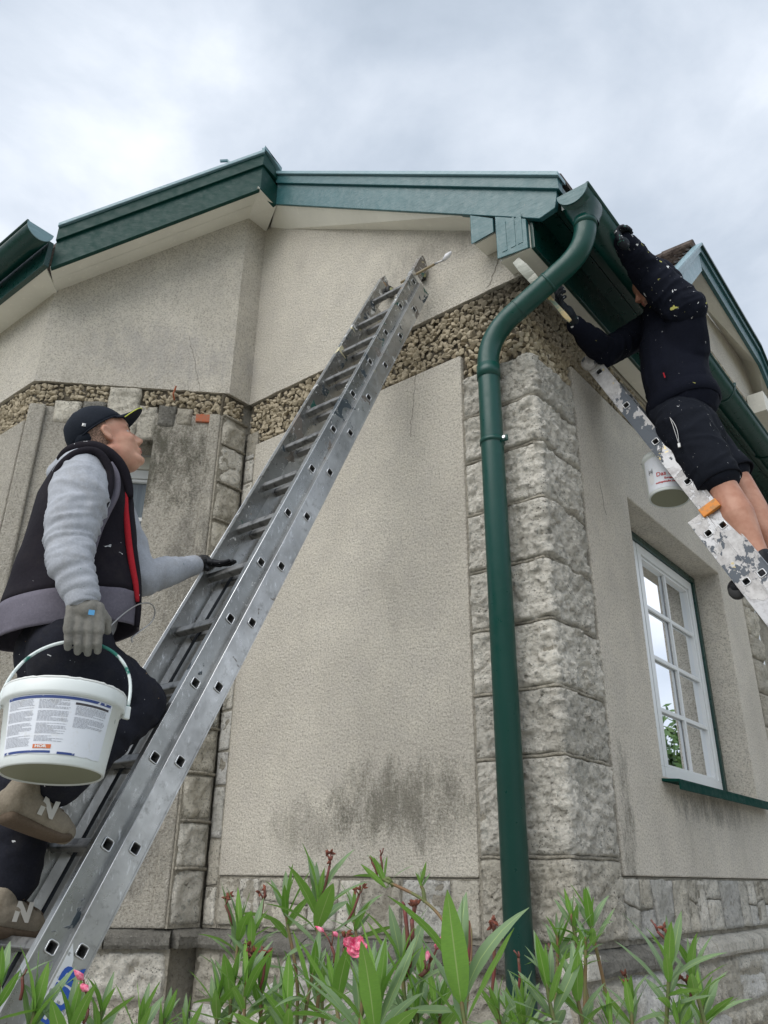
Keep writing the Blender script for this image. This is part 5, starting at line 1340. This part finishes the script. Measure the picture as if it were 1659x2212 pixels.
# hem band, pocket tab, drawcord
hc_ = Y(1477, 873, .63); ax_d = (Y(1466, 850, .63)-hc_).normalized(); uu = V((0, 1, 0)); uu = (uu-ax_d*uu.dot(ax_d)).normalized(); ww = ax_d.cross(uu)
loft([(hc_+ax_d*t, uu, ww, .178*k, .176*k) for t, k in ((.035, 1.02), (.0, 1.03), (-.030, 1.0), (-.040, .94))], 40).build('hoodie_hem', MT['navy_hoodie'], hd2, True)
tg = Y(1432, 806, .445); MB().obox(tg, V((.006, 0, 0)), V((0, -.002, 0)), V((.004, 0, -.030))).build('red_label_tab', MT['red'], hd2)
SB = Blob()
SB.cap(hips+(kL-hL2)*.0, hips+(kL-hL2)*.28, .148, .145, 1.14, (0, 1, 0)); SB.cap(hips+V((0, 0, .06)), hips, .12, .14, 1.15, (0, 1, 0)); SB.chain([hL2.lerp(kL, .16), hL2.lerp(kL, .45), hL2.lerp(kL, .80)], [.124, .118, .106]); SB.chain([hR2+V((0, 0, -.02)), hR2.lerp(kR, .45), hR2.lerp(kR, .80)], [.118, .108, .098])
sh_ = SB.fuse('shorts', MT['shorts'], p2, .0075, 3, folds(axfold(hL2, kL, 30, .005), base=.008, sc=7))
for hh, kk in ((hL2, kL), (hR2, kR)):
    d = (kk-hh).normalized(); uu = d.orthogonal().normalized(); ww = d.cross(uu); c_ = hh.lerp(kk, .86)
    loft([(c_+d*t, uu, ww, .104*k, .104*k) for t, k in ((-.07, .98), (-.02, 1.0), (.022, 1.02), (.024, .96), (-.01, .90))], 36).build('shorts_hem', MT['shorts'], sh_, True)
zp = spline([Y(1447, 902, .424), Y(1453, 918, .421), Y(1459, 936, .421), Y(1466, 958, .424)], 6)
MB().tube(zp, .0017, 6).build('pocket_zip', MT['zip'], sh_, True)
MB().tube([p+V((.012*math.sin(math.pi*i/len(zp)), -.002, 0)) for i, p in enumerate(zp)], .0017, 6).build('pocket_zip', MT['zip'], sh_, True)
MB().box(Y(1467, 962, .422)+V((-.007, -.004, -.012)), Y(1467, 962, .422)+V((.007, .004, .012))).build('zip_pull', MT['zip'], sh_, bevel=.003)
# sock and shoe tops on the rung
for a_ in (aL, aR):
    Blob().cap(a_+V((0, 0, .02)), a_+V((0, 0, -.06)), .046, .052).cap(a_+V((.02, 0, -.06)), a_+V((-.12, 0, -.09)), .050, .042).fuse('shoe', MT['glove_black'], p2, .007, 2)
# gloves: left grips the gutter lip, right holds the brush
glove('glove', MT['glove_paint'], p2, eL.lerp(handL, .80), handL+V((.010, -.01, -.034)), V((-.25, 0, 1)), (.95, -.1, .2), (0, 1, .1), (48, 60, 50), 1.0)
bd_ = (Y(1165, 612, -.07)-hR).normalized()
glove('glove', MT['glove_paint'], p2, wR, hR+V((.01, -.01, 0)), (hR-wR).normalized()+V((-.2, -.1, .3)), (.5, -.8, .3), (-.3, .1, .9), (30, 55, 50), 1.05)
# the brush he paints with
br0, br1, br2 = Y(1232, 694, .03), Y(1165, 618, -.06), Y(1136, 580, -.10)
pb_ = thing('paint_brush', br1, 'wide angled paint brush in the glove of the man in black, touching the corbel', 'paint brush')
dB = (br1-br0).normalized(); sdB = dB.cross(V((0, 1, 0))).normalized()
b = NB('raw_beech_handle'); MT['beech'] = b.set(b.mix(b.rng(b.noise(30, 4), .45, .62), (.50, .39, .20), (.16, .22, .17)), .6)
def flatbar(pts, ws, ts, mat, name):
    mb = MB(); vs = []
    for p, w_, t_ in zip(pts, ws, ts):
        for a, c in ((-1, -1), (1, -1), (1, 1), (-1, 1)): vs.append(p+sdB*w_*a+dB.cross(sdB).normalized()*t_*c)
    mb.add(vs, [(i*4+j, i*4+(j+1) % 4, (i+1)*4+(j+1) % 4, (i+1)*4+j) for i in range(len(pts)-1) for j in range(4)]+[(3, 2, 1, 0), tuple(range(len(pts)*4-4, len(pts)*4))])
    return mb.build(name, mat, pb_, True, bevel=.002)
flatbar([br0, br0.lerp(br1, .15), br0.lerp(br1, .5), br0.lerp(br1, .8), br1], [.009, .012, .009, .011, .020], [.006, .008, .007, .008, .009], MT['beech'], 'handle')
br_f = Y(1148, 598, -.085)
flatbar([br1, br_f], [.022, .025], [.011, .011], paint('brush_ferrule', (.36, .36, .30), .4, .8, .9), 'ferrule')
flatbar([br_f, br_f.lerp(Y(1118, 566, -.13), .6), Y(1114, 562, -.13)], [.025, .026, .020], [.010, .008, .004], paint('wet_bristles', (.42, .43, .37), .35, 1), 'bristles')
# tool handle poking out behind his thigh
th_ = thing('scraper', Y(1545, 950, .72), 'grey round scraper handle sticking out behind the thigh of the man in black', 'scraper')
MB().tube([Y(1535, 965, .70), Y(1556, 932, .70)], [.012, .014], 12).build('handle', paint('grey_plastic', (.16, .17, .17), .45, .2), th_, True)

# -------------------------------------------------- second bucket hanging behind ladder 2
c_b = Y(1447, 1078, .66); tl = V((.02, .10, 1)).normalized()
bk2 = thing('bucket', c_b, 'white paint bucket with red German lettering hanging behind the right ladder', 'bucket', 'paint buckets')
MB().lathe(c_b, tl, [(.004, 0), (.004, .088), (.0, .094), (.006, .097), (.20, .112), (.203, .118), (.225, .118), (.225, .110), (.02, .09), (.02, 0)], 44).build('tub', MT['bucket'], bk2, True)
MB().lathe(c_b, tl, [(.0035, 0), (.0035, .0875)], 40).build('tub_base', MT['bucket_base'], bk2)
sx = (V((1, 0, 0))-tl*tl.x).normalized(); sy = tl.cross(sx).normalized(); cdv = CAM-c_b; aC2 = math.atan2(cdv.dot(sy), cdv.dot(sx))
def onb2(a, h, out=.0012): rad = .097+(.015)*(h/.2)+out; return c_b+tl*h+(sx*math.cos(a)+sy*math.sin(a))*rad
def patch2(a0, a1, h0, h1, out, mat, name):
    vs = []
    for i in range(17): vs += [onb2(a0+(a1-a0)*i/16, h0, out), onb2(a0+(a1-a0)*i/16, h1, out)]
    return MB().add(vs, [(2*i, 2*i+2, 2*i+3, 2*i+1) for i in range(16)]).build(name, mat, bk2, True)
patch2(aC2-1.2, aC2+1.2, .015, .19, .0008, MT['label'], 'label')
RED = NB('label_red').set((.50, .035, .04), .55)
for txt, sz, a0, h in [('Das Original', .031, -.52, .078), ('Europas', .014, -.16, .058), ('meistgekaufte Innenfarbe', .0135, -.58, .040)]:
    link('label_lettering', text_mesh(txt, sz, lambda x_, y_, a0=a0, h=h: onb2(aC2+a0+x_/.105, h+y_, .0025), bold=.0005), RED, bk2)
patch2(aC2-.1, aC2+.3, .12, .15, .0016, RED, 'label_emblem')
# little grey and white cat printed on the label
CG, CW, CK = NB('print_grey').set((.36, .37, .39), .6), NB('print_white').set((.72, .72, .72), .6), NB('print_black').set((.04, .04, .04), .5)
def disc(a, h, ra, rh, mat, name, out, pts=None):
    P_l = pts or [(math.cos(2*math.pi*i/16)*ra, math.sin(2*math.pi*i/16)*rh) for i in range(16)]
    MB().add([onb2(a+p/.105, h+q_, out) for p, q_ in P_l], [tuple(range(len(P_l)))]).build(name, mat, bk2)
ca = aC2-.80
disc(ca, .075, .016, .028, CW, 'printed_cat_body', .0018); disc(ca, .112, .015, .013, CG, 'printed_cat_head', .0022)
for s_ in (-1, 1):
    disc(ca, .112, 0, 0, CG, 'printed_cat_ear', .0022, [(s_*.014, .004), (s_*.012, .022), (s_*.003, .011)]); disc(ca+s_*.055, .114, .0028, .0032, CK, 'printed_cat_eye', .0028)
disc(ca, .104, .007, .006, CW, 'printed_cat_muzzle', .0026)
pts = [onb2(aC2-1.5, .21, .01), T2(0, -.02, lq-.278*1.2)+V((-.03, 0, 0)), onb2(aC2+1.6, .21, .01)]
MB().tube(spline(pts, 8), .0028, 6).build('handle', MT['steel'], bk2, True)
# ================================================================== oleanders, tree
b = NB('oleander_leaf'); uvn = b.uv(); ux, uy, _ = b.sep(uvn)
mid_ = b.rng(b.math('ABSOLUTE', b.math('SUBTRACT', ux, .5)), .014, .040, 1, 0)
rr_ = b.rand(); base = b.mix(rr_, (.13, .29, .035), (.24, .44, .085))
base = b.mix(b.rng(b.noise(14, 3), .4, .7, 0, .4), base, (.20, .30, .07))
vein = b.noise(1, 2, .5, vec=b.scale(uvn, (3, 60, 1)))
base = b.mix(b.rng(vein, .45, .6, 0, .2), base, (.10, .20, .06))
back = b.mix(b.geo.outputs['Backfacing'], base, (.19, .27, .15))
c = b.mix(b.math('MULTIPLY', mid_, .8), back, (.42, .52, .22))
b.set(c, .5, spec=.3)
tl_ = b.n('ShaderNodeBsdfTranslucent'); tl_.inputs[0].default_value = (.25, .50, .07, 1); ms_ = b.n('ShaderNodeMixShader'); ms_.inputs[0].default_value = .22
b.t.links.new(b.b.outputs[0], ms_.inputs[1]); b.t.links.new(tl_.outputs[0], ms_.inputs[2]); b.t.links.new(ms_.outputs[0], b.out.inputs[0])
MT['leaf'] = b.m
b = NB('oleander_stem'); MT['stem'] = b.set(b.mix(b.rng(b.noise(20, 4), .4, .6), (.20, .11, .055), (.13, .16, .055)), .7); b.bump(b.noise(90, 3), .4, .003)
b = NB('red_flower_stalk'); MT['stalk'] = b.set(b.mix(b.rng(b.noise(60, 3), .4, .6), (.17, .04, .035), (.12, .05, .03)), .6)
b = NB('withered_flower'); MT['dead'] = b.set(b.mix(b.rng(b.noise(90, 3), .4, .6), (.22, .06, .03), (.10, .03, .02)), .8)
b = NB('pink_petal'); MT['petal'] = b.set(b.mix(b.rng(b.noise(110, 4), .38, .62), (.70, .05, .16), (.88, .36, .46)), .6)
def leaf_mesh(seed):
    rnd = random.Random(seed); n = 10; L = 1.0; cv = rnd.uniform(-.12, .50); tw = rnd.uniform(-.6, .6); wd_ = rnd.uniform(.078, .122); fold_ = rnd.uniform(.05, .35)
    vs = []; uvs = []; fs = []
    for i in range(n+1):
        t = i/n; w_ = wd_*(math.sin(math.pi*min(1, t*.98+.015)**.85)**.8)*(1.0 if t < .6 else 1-.25*(t-.6)) if 0 < t < 1 else .003
        z_ = t*L; y_ = -cv*t*t*L; a = tw*t
        for s_ in (-1, -.5, 0, .5, 1):
            x_ = s_*w_; yy = fold_*abs(x_)+.004*math.sin(t*20+s_*3)
            vs.append((x_*math.cos(a)-yy*math.sin(a), y_+x_*math.sin(a)+yy*math.cos(a), z_)); uvs.append((.5+.5*s_, t))
    for i in range(n):
        for j in range(4): fs.append((i*5+j, i*5+j+1, (i+1)*5+j+1, (i+1)*5+j))
    me = bpy.data.meshes.new('leaf'); me.from_pydata(vs, [], fs); uvl = me.uv_layers.new(name='UVMap')
    for p in me.polygons:
        for li in p.loop_indices: uvl.data[li].uv = uvs[me.loops[li].vertex_index]
    me.polygons.foreach_set('use_smooth', [True]*len(fs)); me.materials.append(MT['leaf']); return me
leaves = [leaf_mesh(i) for i in range(12)]
prn = random.Random(21)
def put_leaf(plant, p, d, size):
    o = bpy.data.objects.new('leaf', prn.choice(leaves)); col.objects.link(o); o.parent = plant
    q = d.to_track_quat('Z', 'Y').to_matrix() @ Matrix.Rotation(prn.uniform(-.5, .5), 3, 'Z')
    # leaf face (+Y local, the upper side) turned towards the stem axis / sky
    o.matrix_local = Matrix.Translation(p-origin(plant)) @ q.to_4x4() @ Matrix.Diagonal((size, size, size, 1))
def leaf_dir(axis, az, open_):
    u_ = axis.orthogonal().normalized(); w_ = axis.cross(u_); out = u_*math.cos(az)+w_*math.sin(az)
    return (axis*math.cos(open_)+out*math.sin(open_)).normalized(), out
def shoot(plant, px, py, dist, Lp, base, n=14, lean=None, stems=True, nodes=4):
    """a leafy shoot whose upper whorl sits at the sight point"""
    top = at_dist(px, py, dist); d3 = (top-CAM).length; L = Lp/FPX*d3*1.02
    axis = (lean or V((prn.uniform(-.18, .18), prn.uniform(-.12, .12), 1))).normalized()
    pts = [V(base), V(base).lerp(top, .4)+V((prn.uniform(-.04, .04), prn.uniform(-.04, .04), .02)), top-axis*.28, top, top+axis*L*.10]
    if (V(base)-top).length < .5: pts = [V(base), V(base).lerp(top, .5)+V((0, 0, .01)), top, top+axis*L*.1]
    if stems: MB().tube(spline(pts, 6), [.0055-.0025*i/(6*(len(pts)-1)) for i in range(6*(len(pts)-1)+1)], 7).build('stem', MT['stem'], plant, True)
    az = prn.uniform(0, 6.28); k = 0
    for nd in range(nodes):
        h = top-axis*(L*.17*nd)+axis*L*.08; op = [.20, .55, .92, 1.22, 1.4][nd]
        for j in range(3 if nd else 4):
            a = az+nd*1.05+prn.uniform(-.3, .3)+j*2*math.pi/(3 if nd else 4)+prn.uniform(-.25, .25)
            d, out = leaf_dir(axis, a, op*prn.uniform(.6, 1.3))
            sz = L*prn.uniform(.68, 1.15)*(.82 if nd == 0 else 1)
            q = d.to_track_quat('Z', 'Y').to_matrix()
            # orient upper side inward (towards axis)
            xax = d.cross(axis if abs(d.dot(axis)) < .98 else out).normalized(); yax = d.cross(xax).normalized()
            if yax.dot(axis) < 0: yax = -yax; xax = -xax
            m = Matrix((xax, yax, d)).transposed()
            if m.determinant() < 0: m = Matrix((-xax, yax, d)).transposed()
            m = m @ Matrix.Rotation(prn.uniform(-.35, .35), 3, 'Z')
            o = bpy.data.objects.new('leaf', prn.choice(leaves)); col.objects.link(o); o.parent = plant
            o.matrix_local = Matrix.Translation(h-origin(plant)) @ m.to_4x4() @ Matrix.Diagonal((sz, sz, sz, 1))
            k += 1
    return top, axis, L
def stalk(plant, a, b_, dead=True, bud=False, pink=False, fork=3, r=.0028, k=1.0):
    a, b_ = V(a), V(b_); MB().tube(spline([a, a.lerp(b_, .5)+V((.004, 0, 0)), b_], 4), r, 6).build('flower_stalk', MT['stalk'], plant, True)
    for i in range(fork):
        d = V((prn.uniform(-.6, .6), prn.uniform(-.6, .6), 1)).normalized(); e_ = b_+d*prn.uniform(.010, .028)*k; MB().tube([b_, b_.lerp(e_, .5)+V((.002, 0, 0)), e_], r*.6, 5).build('flower_stalk', MT['stalk'], plant, True)
        if dead or bud:
            Bm = MB()
            for q in range(3 if dead else 1):
                dd = V((prn.gauss(0, 1), prn.gauss(0, 1), prn.gauss(.5, 1))).normalized(); ee = e_+dd*.010*k
                Bm.lathe(e_, dd, [(0, .001), (.004*k, .0034*k), (.009*k, .0022*k), (.013*k, .0005)], 6)
            Bm.build('bud' if bud else 'withered_flower', MT['petal'] if bud else MT['dead'], plant, bool(bud))
def blossom(plant, c, k=1.0):
    c = V(c); nrm = (CAM-c).normalized()+V((0, 0, .4)); nrm.normalize(); u_ = nrm.orthogonal().normalized(); w_ = nrm.cross(u_)
    for layer, (R, cnt, lift) in enumerate(((.025, 5, -.002), (.019, 5, .005), (.011, 4, .010))):
        for i in range(cnt):
            a = 2*math.pi*(i+.5*layer)/cnt+prn.uniform(-.2, .2); mb = MB(); vs = []
            for s_ in range(5):
                t = s_/4
                for q in (-1, -.5, 0, .5, 1):
                    wdt = R*.62*math.sin(math.pi*(.15+.8*t))**.8
                    aa = a; dirr = u_*math.cos(aa)+w_*math.sin(aa); tan = nrm.cross(dirr)
                    vs.append(c+(dirr*(R*t)+tan*wdt*q+nrm*(lift+.55*R*t*t-.35*abs(q)*wdt+.003*math.sin(9*t+4*q+i)))*k)
            mb.add(vs, [(s_*5+q, s_*5+q+1, (s_+1)*5+q+1, (s_+1)*5+q) for s_ in range(4) for q in range(4)]); mb.build('petal', MT['petal'], plant, True)
G_ = 'oleander shrubs in front of the plinth'
ole = thing('oleander', (-.55, -1.25, 0), 'oleander left of centre with the pink flower and brown withered blooms below the big panel', 'shrub', G_)
b0_ = V((-.55, -1.25, 0)); Pd = lambda px, py, d: at_dist(px, py, d)
for (px, py, d, L) in [(686, 1969, 1.95, 125), (618, 1974, 2.05, 95), (515, 2026, 2.0, 95), (543, 2040, 1.95, 80), (529, 2150, 1.85, 105), (563, 2165, 1.9, 90), (765, 1990, 2.15, 75), (725, 2165, 1.75, 125), (620, 2200, 1.8, 110), (670, 2130, 1.85, 100)]:
    shoot(ole, px, py, d, L, b0_+V((prn.uniform(-.15, .15), prn.uniform(-.12, .12), 0)))
for (px0, py0, px1, py1, d, dead) in [(686, 1960, 712, 1870, 1.95, True), (500, 2000, 487, 1955, 2.0, True), (558, 1990, 568, 1945, 2.0, True), (529, 2140, 533, 2075, 1.85, True), (560, 2140, 572, 2075, 1.88, True), (745, 2000, 775, 1935, 2.1, True)]:
    stalk(ole, Pd(px0, py0, d), Pd(px1, py1, d), dead)
stalk(ole, Pd(740, 2110, 1.8), Pd(742, 2048, 1.8), True); blossom(ole, Pd(770, 2048, 1.66), .78); blossom(ole, Pd(752, 2036, 1.68), .4)
stalk(ole, Pd(722, 2080, 1.8), Pd(716, 2044, 1.8), False, True, fork=2, k=1.6)
ole2 = thing('oleander', (.20, -1.5, 0), 'oleander with the longest leaves and an arching bare branch, just left of the downpipe', 'shrub', G_); b1 = V((.20, -1.5, 0))
for (px, py, d, L) in [(812, 2212, 1.45, 175), (870, 2110, 1.6, 125), (995, 2150, 1.5, 195), (1077, 2203, 1.7, 70), (900, 2205, 1.6, 110), (950, 2200, 1.65, 90), (780, 2190, 1.6, 120)]:
    shoot(ole2, px, py, d, L, b1+V((prn.uniform(-.15, .15), prn.uniform(-.12, .12), 0)))
br = [b1, Pd(1010, 2150, 2.0), Pd(968, 2010, 2.1), Pd(915, 1945, 2.15), Pd(828, 1900, 2.2)]
MB().tube(spline(br, 8), .0038, 7).build('branch', MT['stem'], ole2, True)
shoot(ole2, 828, 1900, 2.2, 66, Pd(850, 1915, 2.2), lean=V((-.5, 0, 1)), nodes=3); shoot(ole2, 910, 1915, 2.15, 46, Pd(918, 1950, 2.15), nodes=2)
stalk(ole2, Pd(824, 1895, 2.2), Pd(822, 1850, 2.2), False, fork=2, k=.8); stalk(ole2, Pd(815, 1895, 2.2), Pd(803, 1862, 2.2), False, fork=2, k=.6)
for (px0, py0, px1, py1, d, dead) in [(880, 2110, 874, 1960, 1.6, False), (884, 2090, 890, 1985, 1.6, True), (1008, 2100, 1011, 1990, 1.7, False), (1062, 2160, 1066, 2015, 1.8, True), (905, 2110, 918, 2095, 1.6, False)]:
    stalk(ole2, Pd(px0, py0, d), Pd(px1, py1, d), dead, fork=3 if dead else 1, r=.0036)
stalk(ole2, Pd(915, 2105, 1.62), Pd(927, 2082, 1.62), False, True, fork=3, k=1.7)
ole3 = thing('oleander', (.62, -1.2, 0), 'oleander right of the downpipe with bare red stalks and spreading green leaves', 'shrub', G_); b2 = V((.62, -1.2, 0))
for (px, py, d, L) in [(1238, 1998, 2.0, 66), (1277, 2000, 2.0, 78), (1247, 2156, 1.75, 105), (1186, 2156, 1.7, 120), (1205, 2040, 2.0, 70), (1445, 2112, 1.75, 112), (1495, 2108, 1.8, 82), (1364, 2186, 1.8, 80), (1465, 2212, 1.75, 60), (1265, 2050, 1.95, 60), (1130, 2205, 1.7, 90), (1320, 2230, 1.7, 70)]:
    shoot(ole3, px, py, d, L, b2+V((prn.uniform(-.12, .25), prn.uniform(-.12, .12), 0)))
for (px0, py0, px1, py1, d, dead) in [(1445, 2105, 1446, 2030, 1.75, True), (1445, 2045, 1420, 2012, 1.75, False), (1190, 2120, 1186, 2062, 1.8, False), (1118, 2150, 1120, 2070, 1.8, False), (1350, 2160, 1358, 2140, 1.8, True), (1485, 2170, 1490, 2135, 1.8, True)]:
    stalk(ole3, Pd(px0, py0, d), Pd(px1, py1, d), dead, fork=2)
ole4 = thing('oleander', (-.75, -1.95, 0), 'oleander in the lower left corner with a pink bud, in front of the ladder foot', 'shrub', G_); b3 = V((-.75, -1.95, 0))
for (px, py, d, L) in [(69, 2212, 1.7, 130), (-5, 2150, 1.7, 85), (215, 2205, 1.75, 80), (150, 2235, 1.7, 110), (300, 2235, 1.75, 95), (349, 2225, 1.8, 70), (400, 2240, 1.8, 70)]:
    shoot(ole4, px, py, d, L, b3+V((prn.uniform(-.2, .3), prn.uniform(-.1, .1), 0)))
stalk(ole4, Pd(180, 2210, 1.7), Pd(190, 2180, 1.7), False, True, fork=2, k=2.0); stalk(ole4, Pd(44, 2160, 1.7), Pd(48, 2110, 1.7), False, fork=1)

xr_ = random.Random(77)
for k in range(12):
    pl = (ole, ole2, ole3)[0 if k % 3 == 0 else (1 if k % 3 == 1 else 2)]; lo_, hi_ = ((440, 760), (740, 1090), (1100, 1560))[(0, 1, 2)[k % 3]]
    px = xr_.uniform(lo_, hi_); py = xr_.uniform(2120, 2235) if px < 1560 else 2200
    shoot(pl, px, py, xr_.uniform(1.9, 2.25), xr_.uniform(70, 105), V(pl.location)+V((xr_.uniform(-.3, .3), xr_.uniform(-.1, .25), 0)), nodes=4)
# the garden tree that the side window mirrors
tree = thing('tree', (4.6, 13.5, 0), 'round green garden tree beyond the side wall, mirrored in the white window', 'tree')
b = NB('tree_leaf'); MT['tleaf'] = b.set(b.mix(b.rng(b.noise(1.2, 3), .4, .6), (.035, .09, .018), (.09, .16, .04)), .6)
b = NB('bark'); MT['bark'] = b.set(b.mix(b.rng(b.noise(12, 4), .4, .6), (.10, .08, .06), (.18, .15, .12)), .9)
MB().tube([(4.6, 13.5, 0), (4.7, 13.5, 1.4), (4.5, 13.6, 2.8), (4.6, 13.4, 4.2)], [.18, .14, .10, .04], 10).build('trunk', MT['bark'], tree, True)
lb = MB(); rl_ = random.Random(2)
for cl_ in range(110):
    q = V((rl_.gauss(0, 1), rl_.gauss(0, 1), rl_.gauss(0, .8))).normalized()*rl_.uniform(.4, 1.9); cc_ = V((4.6, 13.5, 3.2))+V((q.x*1.2, q.y*1.2, q.z*.85))
    for _ in range(90):
        p = cc_+V((rl_.gauss(0, .26), rl_.gauss(0, .26), rl_.gauss(0, .2))); a_ = V((rl_.gauss(0, 1), rl_.gauss(0, 1), rl_.gauss(0, 1))).normalized()*.11; b__ = a_.orthogonal().normalized()*.055
        lb.add([p-a_, p+b__, p+a_, p-b__], [(0, 1, 2, 3)])
me = bpy.data.meshes.new('crown'); me.from_pydata(lb.v, [], lb.f); link('crown', me, MT['tleaf'], tree)
